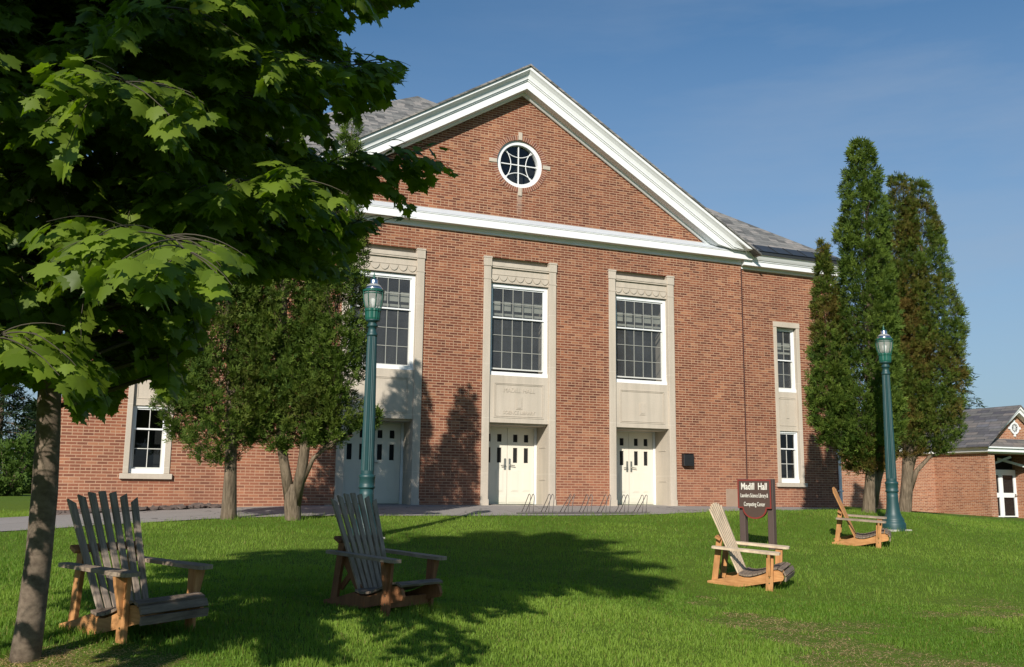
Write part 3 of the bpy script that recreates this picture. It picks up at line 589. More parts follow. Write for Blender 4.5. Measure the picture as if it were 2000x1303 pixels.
for x0, x1 in ((7.0, EX1 - .0), (EX0, -7.0)):
    mk = MB(); hx = lambda x, t: min(max(x, EX0 + t), EX1 - t)
    a, b, c, d = roofpt(x0, 0), roofpt(x1, 0), roofpt(hx(x1, .42), .42), roofpt(hx(x0, .42), .42)
    mk.add([a, b, c, d], [(0, 1, 2, 3)])
    n = 7
    for k in range(n + 1):
        x = x0 + (x1 - x0) * k / n; p0 = Vector(roofpt(hx(x, 0), .0)); p1 = Vector(roofpt(hx(x, .42), .42)); mk.obox(p0, p1, .012, .03)
    mk.build('metal_eave', MT['seam'], hall)
mk = MB(); mk.add([(EX1, EY0 - .02, EZ + .012), (EX1 + .02, EY1, EZ + .012), (EX1 - .42, EY1, EZ + .42 * sl + .012), (EX1 - .42, EY0 + .42, EZ + .42 * sl + .012)], [(0, 1, 2, 3)])
mk.build('metal_eave', MT['seam'], hall)
wa = MB(); wa.sweep([(XL - .002, 21), (XL - .002, WY - .002), (-RWX - .005, WY - .002)], (wp := [(0, 6.80), (.05, 6.81), (.05, 6.87), (.08, 6.89), (.22, 6.89), (.22, 7.02), (.245, 7.03), (.245, 7.055), (.27, 7.065), (.30, 7.11), (.345, 7.19), (.365, 7.20), (.365, 7.26), (0, 7.27)]))
wa.build('wing_cornice', MT['white'], hall)
we = MB(); we.sweep([(RWX + .005, WY - .002), (XR + .002, WY - .002), (XR + .002, 21)], wp); we.build('wing_cornice', MT['white'], hall)
gt = MB(); gt.sweep([(RWX + .3, WY - .002), (XR + .002, WY - .002), (XR + .002, 21)], [(.366, 7.20), (.39, 7.205), (.395, 7.285), (.366, 7.29)]); gt.build('gutter', MT['seam'], hall); gt = MB(); gt.sweep([(XL - .002, 21), (XL - .002, WY - .002), (-RWX - .3, WY - .002)], [(.366, 7.20), (.39, 7.205), (.395, 7.285), (.366, 7.29)]); gt.build('gutter', MT['seam'], hall)

# ------------------------------------------------------------------ link wing and entrance pavilion on the right
PXc, PYc = 24.75, 7.2; LY = 10.1
lk = empty('link_wing', 'low orange brick link wing joining the hall to the gabled entrance pavilion', 'building', (14, LY, 0))
def loc(mb, o): 
    mb.v = [(x - o.location.x, y - o.location.y, z - o.location.z) for x, y, z in mb.v]; return mb
l_ = MB(); l_.box(10.9, PXc, LY, LY + 6, -1.1, 2.12); loc(l_, lk).build('wall', MT['brick2'], lk)
l_ = MB(); l_.sweep([(10.5, LY), (PXc, LY)], [(0, 2.05), (.06, 2.06), (.06, 2.10), (.2, 2.11), (.2, 2.25), (.28, 2.28), (.28, 2.36), (0, 2.37)]); loc(l_, lk).build('cornice', MT['white'], lk)
l_ = MB(); l_.add([(10.5, LY - .3, 2.375), (PXc, LY - .3, 2.375), (PXc, LY + 3, 4.2), (10.5, LY + 3, 4.2), (PXc, LY + 6.3, 2.375), (10.5, LY + 6.3, 2.375)], [(0, 1, 2, 3), (3, 2, 4, 5)]); loc(l_, lk).build('roof', MT['slate2'], lk)
dp = empty('downspout', 'slim white downspout at the right hand corner of the tall brick hall', 'downspout', (XR - .06, WY - .06, 0))
l_ = MB(); l_.tube([(0, 0, -.25), (0, 0, 6.7)], .045, 8); l_.build('pipe', MT['white'], dp)
l_ = MB()
for z in (.4, 1.5, 4.0): l_.box(-.06, .06, -.056, .1, z, z + .04)
l_.build('bracket', MT['white'], dp)
pv_ = empty('entrance_pavilion', 'small brick entrance pavilion with a white gable and round vent on the far right', 'building', (PXc + 2, PYc, -.6))
APX = 26.45; PW = APX - PXc + .02; EAV = 2.2
l_ = MB(); l_.box(PXc, PXc + .36, PYc, LY + 3, -1.2, EAV - .12); l_.box(PXc + 2 * PW - .36, PXc + 2 * PW, PYc, LY + 3, -1.2, EAV - .12)
l_.box(PXc, PXc + 2 * PW, PYc + 3.2, PYc + 3.4, -1.2, EAV); loc(l_, pv_).build('wall', MT['brick2'], pv_)
l_ = MB(); l_.add([(PXc + .1, PYc + .06, EAV + .1), (PXc + 2 * PW - .1, PYc + .06, EAV + .1), (APX, PYc + .06, EAV + 1.78)], [(0, 1, 2)]); loc(l_, pv_).build('gable', MT['brick2'], pv_)
l_ = MB(); l_.sweep([(PXc - .0, LY + 3), (PXc, PYc), (PXc + 2 * PW, PYc), (PXc + 2 * PW, LY + 3)], [(-.35, EAV - .13), (.03, EAV - .13), (.03, EAV - .08), (.2, EAV - .07), (.2, EAV + .06), (.28, EAV + .08), (.28, EAV + .14), (-.35, EAV + .15)]); loc(l_, pv_).build('cornice', MT['white'], pv_)
l_ = MB(); l_.sweep([(PXc - .1, PYc), (PXc + 2 * PW + .1, PYc)], [(-.06, EAV + .155), (.27, EAV + .155), (.25, EAV + .19), (-.06, EAV + .50)]); loc(l_, pv_).build('pent_roof', MT['slate2'], pv_)
psl = 1.74 / (PW + .3)
def pz(x): return EAV + .2 + 1.74 - psl * abs(x - APX)
l_ = MB(); pp = [(-.34, -.04), (-.34, -.13), (-.26, -.16), (-.26, -.30), (0.02, -.31), (0.02, -.04)]; kk = len(pp)
for x in (PXc - .32, APX, PXc + 2 * PW + .32):
    for y, v in pp: l_.v.append((x, PYc + y, max(EAV + .17, pz(x) + v)))
for a in range(2):
    for e in range(kk): l_.f.append((a * kk + e, a * kk + (e + 1) % kk, (a + 1) * kk + (e + 1) % kk, (a + 1) * kk + e))
loc(l_, pv_).build('raking_cornice', MT['white'], pv_)
l_ = MB()
for sg in (-1, 1):
    xe = APX + sg * (PW + .36); q = [(APX, PYc - .38, pz(APX) + .02), (xe, PYc - .38, pz(xe) + .02), (xe, LY + 3, pz(xe) + .02), (APX, LY + 3, pz(APX) + .02)]
    l_.add(q + [(a, b, c - .05) for a, b, c in q], [(0, 1, 2, 3), (4, 7, 6, 5), (0, 4, 5, 1), (1, 5, 6, 2), (2, 6, 7, 3), (3, 7, 4, 0)])
loc(l_, pv_).build('roof', MT['slate2'], pv_)
vz = EAV + .98
rv = ring_mb(APX, vz, .19, .265, PYc + .0, PYc + .05, 32); rvo = loc(rv, pv_).build('round_vent', MT['white'], pv_)
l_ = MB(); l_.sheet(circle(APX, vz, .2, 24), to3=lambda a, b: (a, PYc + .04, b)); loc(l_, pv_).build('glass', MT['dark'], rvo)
l_ = MB()
for k in range(5):
    t = math.pi * k / 5; l_.obox((APX - .19 * math.cos(t), PYc + .025, vz - .19 * math.sin(t)), (APX + .19 * math.cos(t), PYc + .025, vz + .19 * math.sin(t)), .018, .02, (0, 1, 0))
loc(l_, pv_).build('muntin', MT['white'], rvo)
l_ = MB()
for dx, dz in ((1, 0), (-1, 0), (0, 1), (0, -1)): l_.box(APX + dx * .31 - .05, APX + dx * .31 + .05, PYc + .01, PYc + .055, vz + dz * .31 - .05, vz + dz * .31 + .05)
loc(l_, pv_).build('keystone', MT['white'], pv_)
# recessed glazed doors
DY = PYc + 1.3; zb = -.66; zt = 1.42
l_ = MB(); x0, x1 = PXc + .36, PXc + 2 * PW - .36
l_.box(x0, x1, DY - .02, DY + .1, zt - .18, zt); l_.box(x0, x1, DY + .16, DY + .2, zb, EAV)
for k in range(4): x = x0 + (x1 - x0) * k / 3; l_.box(x - .03, x + .03, DY - .02, DY + .1, zb, zt - .18)
loc(l_, pv_).build('door_frame', MT['white'], pv_)
l_ = MB(); l_.box(x0, x1, DY + .12, DY + .15, zb, EAV); loc(l_, pv_).build('lobby_shade_sheet', MT['dark'], pv_)  # black sheet giving the pavilion's unlit inside by colour
l_ = MB(); l_.obox((x0, DY - .9, zt + .05), (x0 + 1.1, DY - .05, EAV - .3), .1, .1); l_.obox((x1, DY - .9, zt + .05), (x1 - 1.1, DY - .05, EAV - .3), .1, .1); l_.obox((APX, DY - 1.0, EAV - .25), (APX - .9, DY - .05, zt), .1, .1); loc(l_, pv_).build('porch_brace', MT['whitegrey'], pv_)
l_ = MB(); l_.box(x0, x1, PYc + .3, DY + .1, EAV - .14, EAV - .1); loc(l_, pv_).build('porch_ceiling', MT['cedar_dark'], pv_)
for k in range(3):
    a = x0 + (x1 - x0) * k / 3 + .031; b = x0 + (x1 - x0) * (k + 1) / 3 - .031; d_ = MB(); t = .09
    d_.box(a, a + t, DY, DY + .05, zb + .01, zt - .185); d_.box(b - t, b, DY, DY + .05, zb + .01, zt - .185)
    for z0_, z1_ in ((zb + .01, zb + .06), (zb + .86, zb + 1.06), (zt - .24, zt - .185)): d_.box(a + t, b - t, DY, DY + .05, z0_, z1_)
    do = loc(d_, pv_).build('glazed_door', MT['white'], pv_)
    g_ = MB(); g_.sheet(rect(a + t, b - t, zb + .06, zt - .24), to3=lambda u, v: (u, DY + .03, v)); loc(g_, pv_).build('glass', MT['glass'], do)
    h_ = MB(); hx = b - t / 2 if k % 2 == 0 else a + t / 2; h_.bevel_box(hx - .035, hx + .035, DY - .03, DY - .002, zb + .88, zb + 1.02, .005); h_.tube([(hx - .1, DY - .06, zb + .93), (hx + .1, DY - .06, zb + .93)], .012, 6); loc(h_, pv_).build('handle', MT['metal'], do)
nt_ = MB(); nt_.box(-.13, .13, -.004, 0, -.17, .17); nto = nt_.build('paper_notice', MT['paper'])
pk = ray_at(1970, 967, 43.5); nto.location = (pk.x, DY - .01, pk.z)
tag(nto, 'white paper notice stuck on a glazed door of the far entrance pavilion', 'notice')

# ------------------------------------------------------------------ things on the lawn
def on_ground(px, py):                          # where the sight line of a photograph pixel meets the lawn
    lo = 3.0
    for k in range(4000):
        d = lo + k * .02; p = ray_at(px, py, d)
        if p.z <= gz(p.x, p.y): return p
    return p
def chair_parts(root, slat, frame, seat, style):
    fz = frame
    S = 1
    for sg in (-1, 1):
        r_ = MB(); prof = [(-.78, -.02), (-.80, .03), (-.60, .085), (-.42, .148), (-.33, .128), (-.25, .133), (-.17, .158), (-.09, .193), (-.01, .233), (.06, .260), (.11, .262), (.15, .238), (.172, .18), (.16, .145), (-.3, .02), (-.5, -.02)]
        r_.extrude([(x, sg * .235, z) for x, z in prof], (0, sg * .036, 0)); r_.build('side_rail', MT['cedar'] if frame != 'dark' else MT['cedar_dark'], root)
        up = MT['cedar_z'] if frame != 'dark' else MT['cedar_dark']
        l_ = MB(); l_.bevel_box(-.045, .045, min(sg * .272, sg * .308), max(sg * .272, sg * .308), -.03, .462, .004); lo = l_.build('front_leg', up, root)
        b_ = MB(); b_.extrude([(-.016, sg * .309, .461), (-.016, sg * .385, .461), (-.016, sg * .375, .40), (-.016, sg * .322, .19), (-.016, sg * .309, .18)], (.032, 0, 0)); b_.build('arm_bracket', up, lo)
        for zz in (.10, .17):
            bo = MB(); bo.lathe([(.008, -.003), (.008, .003)], 8, (0, 0, 0)); bo.v = [(x, sg * .310 + z, zz + y) for x, y, z in bo.v]; bo.build('bolt', MT['chrome'], lo)
        p_ = MB(); p_.obox((-.715, sg * .214, .015), (-.665, sg * .214, .575), .035, .075, (1, 0, 0)); p_.build('rear_post', up, root)
        a_ = MB(); oy = sg * .315
        out = [(-.73, oy - .045), (-.70, oy - .06), (-.3, oy - .065), (-.0, oy - .075), (.10, oy - .07), (.125, oy - .04), (.125, oy + .04), (.10, oy + .07), (0, oy + .075), (-.3, oy + .05), (-.70, oy + .035), (-.73, oy + .02)]
        a_.extrude([(x, y, .464) for x, y in out], (0, 0, .028)); a_.build('armrest', MT['weathered'] if slat != 'light' else MT['sunlit_weathered_slat'], root)
        if style == 'braced':
            q = MB(); q.obox((-.67, sg * .185, .44), (-.41, sg * .185, .14), .07, .02, (0, 1, 0)); q.obox((-.69, sg * .164, .14), (-.53, sg * .164, .34), .05, .02, (0, 1, 0)); q.build('diagonal_brace', up, root)
    bk = MB(); N = 7
    p0 = Vector((-.405, 0, .145)); p1 = Vector((-.80, 0, .99)); d = (p1 - p0)
    for k in range(N):
        u = (k - (N - 1) / 2) / ((N - 1) / 2)
        a = p0 + Vector((0, u * .190, 0)); ln = 1.02 - .08 * abs(u) ** 1.8; b = p0 + d * ln + Vector((0, u * .272, 0))
        nrm = Vector((d.z, 0, -d.x)).normalized(); ax = (b - a).normalized(); side = ax.cross(nrm).normalized(); cur = .0
        w0, w1, t = .046, .056, .02
        ring = []
        for (pt, ww) in ((a, w0), (b, w1)):
            ring += [pt - side * ww / 2 - nrm * t / 2, pt + side * ww / 2 - nrm * t / 2, pt + side * ww / 2 + nrm * t / 2, pt - side * ww / 2 + nrm * t / 2]
        # clipped outer corner so that the tops follow an arc
        tilt = -u * .022
        for q in (4, 7): ring[q] = ring[q] + ax * tilt
        for q in (5, 6): ring[q] = ring[q] - ax * tilt
        bk.add(ring, [(0, 1, 2, 3), (4, 7, 6, 5), (0, 4, 5, 1), (1, 5, 6, 2), (2, 6, 7, 3), (3, 7, 4, 0)])
    bk.build('backrest', MT[{'light': 'sunlit_weathered_slat', 'grey': 'shaded_grey_slat', 'brown': 'weathered', 'tan': 'cedar_z'}[slat]], root)
    cb = MB(); cb.obox((-.672, -.295, .59), (-.672, .295, .59), .075, .028, (.5, 0, 1)); cb.build('back_brace', MT['cedar'] if frame != 'dark' else MT['cedar_dark'], root)
    cb = MB(); cb.obox((-.39, -.234, .14), (-.39, .234, .14), .07, .03, (.5, 0, 1)); cb.build('lower_brace', MT['cedar'] if frame != 'dark' else MT['cedar_dark'], root)
    st = MB(); cv = [(-.40, .158), (-.33, .142), (-.25, .147), (-.17, .172), (-.09, .207), (-.01, .247), (.06, .274), (.115, .278), (.158, .254), (.186, .20), (.178, .135)]
    L = [0]
    for a, b in zip(cv, cv[1:]): L.append(L[-1] + math.hypot(b[0] - a[0], b[1] - a[1]))
    def at(s): return Vector((float(np.interp(s, L, [c[0] for c in cv])), 0, float(np.interp(s, L, [c[1] for c in cv]))))
    n = 11 if style != 'no_apron' else 11
    for k in range(n):
        if style == 'braced' and k >= n - 2: continue
        sA, sB = L[-1] * (k + .05) / n, L[-1] * (k + .93) / n; a, b = at(sA), at(sB); dd = (b - a).normalized(); up = Vector((-dd.z, 0, dd.x)); mid = (a + b) / 2 + up * .012; ww = (b - a).length
        q = [mid + dd * (e * ww / 2) + up * (f * .01) + Vector((0, y, 0)) for y in (-.285, .285) for e, f in ((-1, -1), (1, -1), (1, 1), (-1, 1))]
        st.add(q, [(0, 3, 2, 1), (4, 5, 6, 7), (0, 1, 5, 4), (1, 2, 6, 5), (2, 3, 7, 6), (3, 0, 4, 7)])
    st.build('seat', MT['seatwood'], root)
    if style == 'braced':
        q = MB(); q.bevel_box(-.02, .012, -.27, .27, .06, .15, .004); q.build('front_stretcher', MT['cedar_dark'], root)
def make_chair(px, py, az, label, slat, frame='cedar', style='plain', sc=1.0):
    P = on_ground(px, py); yaw = rad(az); c, s = math.cos(yaw), math.sin(yaw)
    o = Vector((P.x - (0 * c + .29 * s) * sc, P.y - (0 * s - .29 * c) * sc, 0)); o.z = gz(o.x, o.y)
    zr = gz(o.x - .75 * c, o.y - .75 * s); zl = gz(o.x - s * .3, o.y + c * .3); zrt = gz(o.x + s * .3, o.y - c * .3)
    r = empty('garden_chair', label, 'chair', o, 0, 'slatted wooden garden chairs on the lawn')
    X = Vector((.75 * c, .75 * s, o.z - zr)).normalized(); Yv = Vector((-s * .6, c * .6, zl - zrt)).normalized(); Z = X.cross(Yv).normalized(); Yv = Z.cross(X)
    mt = Matrix((X, Yv, Z)).transposed(); r.rotation_euler = mt.to_euler(); r.scale = (sc,) * 3
    chair_parts(r, slat, frame, None, style); return r
CH1 = make_chair(236, 1256, -56, 'slatted chair with shaded grey fan back beside the maple trunk', 'grey')
CH2 = make_chair(752, 1203, -58, 'slatted chair in tree shade in front of the nearer green lamp post', 'brown', 'dark', 'braced')
CH3 = make_chair(1503, 1155, -49, 'sunlit slatted chair with pale back slats in front of the brown sign', 'light')
CH4 = make_chair(1716, 1071, -45, 'small distant slatted chair beside the foot of the farther green lamp post', 'tan')

def lamp(px, py, label, rz=0):
    P = on_ground(px, py); r = empty('street_lamp', label, 'street lamp', P, rz, 'green street lamps on the lawn')
    b_ = MB(); b_.lathe([(.235, -.1), (.235, .0), (.235, .10), (.225, .135), (.205, .15), (.21, .18), (.20, .215), (.165, .26), (.142, .33), (.128, .42), (.118, .52), (.112, .64), (.110, .74)], 32); b_.build('base', MT['lampgreen'], r, True)
    f_ = MB(); f_.box(-.25, .26, -.22, .22, -.2, .004); f_.build('footing', MT['concrete'], r)
    c_ = MB(); c_.lathe([(.112, .74), (.128, .75), (.128, .78), (.116, .79), (.122, .83), (.122, .90), (.130, .915), (.130, .945), (.108, .96), (.104, .97)], 32); c_.build('collar', MT['lampgreen'], r, True)
    p_ = MB(); p_.lathe([(.104, .97), (.104, 1.02)], 40); p_.lathe([(.105, 1.02), (.099, 1.6), (.090, 2.3), (.080, 3.0), (.078, 3.15)], 40, flute=.085, nf=20); p_.build('pole', MT['lampgreen'], r)
    n_ = MB(); n_.lathe([(.078, 3.15), (.088, 3.16), (.088, 3.19), (.074, 3.21), (.066, 3.25), (.066, 3.30), (.088, 3.31), (.088, 3.335), (.07, 3.35), (.07, 3.385), (.112, 3.40), (.116, 3.42)], 28); n_.build('neck', MT['lampgreen'], r, True)
    u_ = MB(); u_.lathe([(.116, 3.42), (.122, 3.45), (.124, 3.55), (.134, 3.565), (.134, 3.60), (.115, 3.605)], 32, flute=.06, nf=16); cup = u_.build('lantern_cup', MT['lampgreen2'], r)
    g_ = MB(); g_.lathe([(.108, 3.60), (.132, 3.66), (.150, 3.74), (.158, 3.82), (.155, 3.88), (.140, 3.94), (.112, 3.985), (.08, 4.01)], 28); g_.build('globe', MT['globe'], r, True)
    k_ = MB()
    for k in range(8):
        t = 2 * math.pi * k / 8; pts = [(rr * math.cos(t), rr * math.sin(t), z) for rr, z in ((.124, 3.60), (.142, 3.66), (.160, 3.74), (.167, 3.82), (.165, 3.885))]
        k_.tube(pts, .008, 6)
    k_.lathe([(.160, 3.872), (.174, 3.875), (.176, 3.905), (.160, 3.912)], 32); k_.lathe([(.150, 3.835), (.168, 3.838), (.168, 3.85), (.150, 3.852)], 32); k_.build('cage', MT['lampgreen2'], r)
    d_ = MB(); d_.lathe([(.150, 3.912), (.148, 3.93), (.125, 3.965), (.095, 3.985), (.07, 4.0), (.064, 4.03), (.066, 4.07), (.05, 4.095), (.02, 4.10)], 28); d_.build('cap', MT['chrome'], r, True)
    q_ = MB(); q_.lathe([(.03, 4.10), (.028, 4.115), (.012, 4.125), (.02, 4.145), (.012, 4.17), (.004, 4.20), (.0005, 4.225)], 14); q_.build('finial', MT['lampgreen2'], r, True)
    l_ = MB(); l_.lathe([(.03, 3.60), (.03, 3.66), (.045, 3.70), (.05, 3.76), (.03, 3.80), (.001, 3.81)], 16); l_.build('bulb', MT['white'], r, True)
    return r
LP1 = lamp(713, 1049, 'green fluted lamp post standing behind the shaded slatted chair')
LP1.scale = (1.02,) * 3
LP2 = lamp(1746, 1034, 'green fluted lamp post in front of the two tall cedars')

def sign():
    A = on_ground(1446, 1067); B = on_ground(1512, 1075)
    ax = Vector((B.x - A.x, B.y - A.y, 0)); W = ax.length; ax.normalize(); yaw = math.atan2(ax.y, ax.x)
    r = empty('sign_board', 'brown sign with white lettering and rounded foot on two posts behind the sunlit chair', 'sign', (A.x, A.y, A.z), yaw)
    hA = 1.0
    # posts measured so that the board top meets its place in the photograph
    dA = (A - CAM).dot(CF); H = 129 / FPX * dA * 1.0
    zb = H * .57; zt = H
    for x, gz_ in ((0.05, A.z), (W - .05, B.z)):
        p = MB(); p.bevel_box(x - .055, x + .055, .0, .11, gz_ - A.z - .2, zt + .012, .008); p.build('post', MT['signpost'], r)
    y = -.045; arc = [(W * .5 + W * .36 * math.cos(math.pi + math.pi * k / 20), -.002, zb + .18 * math.sin(math.pi + math.pi * k / 20)) for k in range(21)]
    out = [(0, 0, zt), (0, 0, zb), (W * .12, 0, zb)] + [(a, 0, c) for a, b, c in arc] + [(W * .88, 0, zb), (W, 0, zb), (W, 0, zt)]
    b = MB(); b.extrude([(a, y, c) for a, _, c in out], (0, .042, 0)); bd = b.build('board', MT['signbrown'], r)
    t = .026; e = MB()
    def strip(p, q, w=t): 
        p, q = Vector(p), Vector(q); e.obox(p, q, .008, w, (q - p).cross(Vector((0, 1, 0))))
    yy = y - .002
    loop = [Vector((a, yy, c)) for a, _, c in out]; cen = Vector((W / 2, yy, (zb + zt) / 2))
    n = len(loop); ins = []
    for k in range(n):
        p = loop[k]; dx = t if p.x < W * .5 else -t; q = Vector((p.x, yy, p.z))
        if k in (0, n - 1): q += Vector((dx, 0, -t))
        elif k in (1, 2, n - 3, n - 2): q += Vector((dx, 0, t))
        else: v = (Vector((W / 2, yy, zb)) - p); q = p + v.normalized() * t
        ins.append(q)
    e.v = [tuple(p) for p in loop] + [tuple(p) for p in ins] + [(p.x, y + .001, p.z) for p in loop]; e.f = [(k, (k + 1) % n, n + (k + 1) % n, n + k) for k in range(n)]
    e.build('border', MT['signred'], bd)
    hh = zt - zb
    for txt, z, size, wx in (('Madill  Hall', zt - hh * .25, hh * .33, .0), ('Launders Science Library &', zt - hh * .56, hh * .205, .0), ('Computing Center', zt - hh * .86, hh * .205, .0)):
        me = text_mesh(txt, size, 1.0, .003, .003 if size > .15 else .0)
        x0 = min(v.co.x for v in me.vertices); x1 = max(v.co.x for v in me.vertices); want = W * {'M': .77, 'L': .82, 'C': .63}[txt[0]]; s = want / (x1 - x0)
        me.transform(Matrix.Diagonal((s, 1, 1, 1))); me.transform(Matrix.Translation((W * .5 - .0, y - .003, z)) @ Matrix.Rotation(math.pi / 2, 4, 'X')); link_mesh('lettering', me, MT['letter'], bd)
    return r
SG = sign()

def bike_rack():
    A = on_ground(1012, 1003.6); B = on_ground(1270, 1003.2); A = Vector((A.x, -2.55, gz(A.x, -2.55))); B = Vector((B.x, -2.55, gz(B.x, -2.55)))
    A.x, B.x = -1.12, 2.3
    r = empty('bike_rack', 'low metal bicycle rack of paired hoops at the edge of the path', 'bike rack', (A.x, A.y, A.z + .012)); W = B.x - A.x
    b = MB(); b.tube([(0, 0, .015), (W, 0, .015)], .014, 8); b.tube([(0, .42, .015), (W, .42, .015)], .012, 8); b.build('base_bar', MT['rackmetal'], r)
    for k in range(7):
        x = .30 + (W - .50) * k / 6
        for e in (0, .10):
            jx = random.uniform(-.015, .015) + (.05 if k == 2 else 0)
            pts = [(x + e, .42, .015), (x + e + .0, .30, .12), (x + e + .02 + jx, .10, .36), (x + e + .025 + jx, .07, .415), (x + e + .03 + jx, .035, .435), (x + e + .035 + jx, .0, .415), (x + e + .03, -.015, .34), (x + e + .01, -.01, .14), (x + e, 0, .015)]
            h = MB(); h.tube(pts, .0085, 8); h.build('hoop', MT['rackmetal'], r, True)
    return r
bike_rack()
bx = empty('wall_box', 'small black metal box fixed to the brick wall right of the right hand doors', 'wall box', (5.01, 0, 1.22))
b = MB(); b.bevel_box(-.16, .16, -.14, -.002, -.17, .155, .012); b.build('body', MT['black'], bx)
b = MB(); b.bevel_box(-.165, .165, -.155, -.003, .157, .175, .004); b.bevel_box(-.03, .03, -.152, -.141, .04, .07, .003); b.build('lid', MT['black'], bx)

# broken slates lying along the foot of the left wall
rb = MB()
for k in range(150):
    x = random.uniform(-10.5, -7.2); big = random.random() ** 2; y = WY - .03 - abs(random.gauss(0, .14)) - .02; s = .05 + .15 * big; z = gz(x, y)
    n = random.randint(5, 7); a0 = random.uniform(0, 6.28); t = random.uniform(.015, .05); tilt = random.uniform(-.3, .5)
    pts = [(x + s * random.uniform(.6, 1.1) * math.cos(a0 + 6.283 * i / n), y + s * .6 * random.uniform(.6, 1.1) * math.sin(a0 + 6.283 * i / n)) for i in range(n)]
    rb.extrude([(px, min(py, WY - .005), z + .01 + random.uniform(0, .06) + tilt * (py - y)) for px, py in pts], (0, 0, t))
tag(rb.build('slate_rubble', MT['slab']), 'broken dark slates heaped along the foot of the left brick wall', 'rubble', kind='stuff')
P = on_ground(113, 1007); sb = MB()
sb.extrude([(-.22, -.12, .0), (.26, -.16, .0), (.34, .02, .01), (.05, .16, .02), (-.2, .12, .02)], (0.0, .02, .05)); sb.extrude([(-.17, -.04, .052), (.12, -.06, .055), (.22, .06, .05), (-.06, .15, .06)], (0, .01, .045))
so = tag(sb.build('stone_slab', MT['slab']), 'flat brown stone slab lying at the left corner of the brick hall', 'stone slab'); so.location = (P.x, P.y, P.z + .005)

# ------------------------------------------------------------------ maple trees
def leaf_template():
    R = [(0, 0), (.20, -.12), (.30, -.02), (.50, .04), (.44, .16), (.50, .28), (.72, .46), (.56, .48), (.44, .50), (.42, .62), (.24, .58), (.24, .74), (.12, .80), (0, 1.05)]
    out = R + [(-x, y) for x, y in reversed(R[1:-1])]
    c = (0, .34); V = [(x, y, -.22 * abs(x) - .16 * max(0, y - .3) ** 2) for x, y in [c] + out]; n = len(out)
    stem = [(-.012, 0, 0), (.012, 0, 0), (0, -.55, .05)]
    F = [(0, 1 + k, 1 + (k + 1) % n) for k in range(n)] + [(n + 1, n + 3, n + 2)]
    return np.array(V + stem), np.array(F)
LV, LF = leaf_template()
def leaves_mesh(name, pos, tipd, upd, size, tint, mat, parent):
    """one maple leaf per row: pos = stem joint, tipd = tip direction, upd = rough upper side."""
    y = tipd / np.linalg.norm(tipd, axis=1, keepdims=True); x = np.cross(y, upd); x /= np.linalg.norm(x, axis=1, keepdims=True) + 1e-9; z = np.cross(x, y)
    V = pos[:, None] + size[:, None, None] * (LV[None, :, 0, None] * x[:, None] + LV[None, :, 1, None] * y[:, None] + LV[None, :, 2, None] * z[:, None])
    n, k = V.shape[:2]; F = (LF[None] + (np.arange(n) * k)[:, None, None]).reshape(-1, 3)
    return np_mesh(name, V.reshape(-1, 3), F, mat, parent, np.repeat(tint, k, 0))
def in_poly(px, py, poly):
    r = np.zeros(px.shape, bool); n = len(poly)
    for i in range(n):
        (x0, y0), (x1, y1) = poly[i], poly[(i + 1) % n]
        if y0 == y1: continue
        c = ((y0 > py) != (y1 > py)) & (px < (x1 - x0) * (py - y0) / (y1 - y0) + x0); r ^= c
    return r
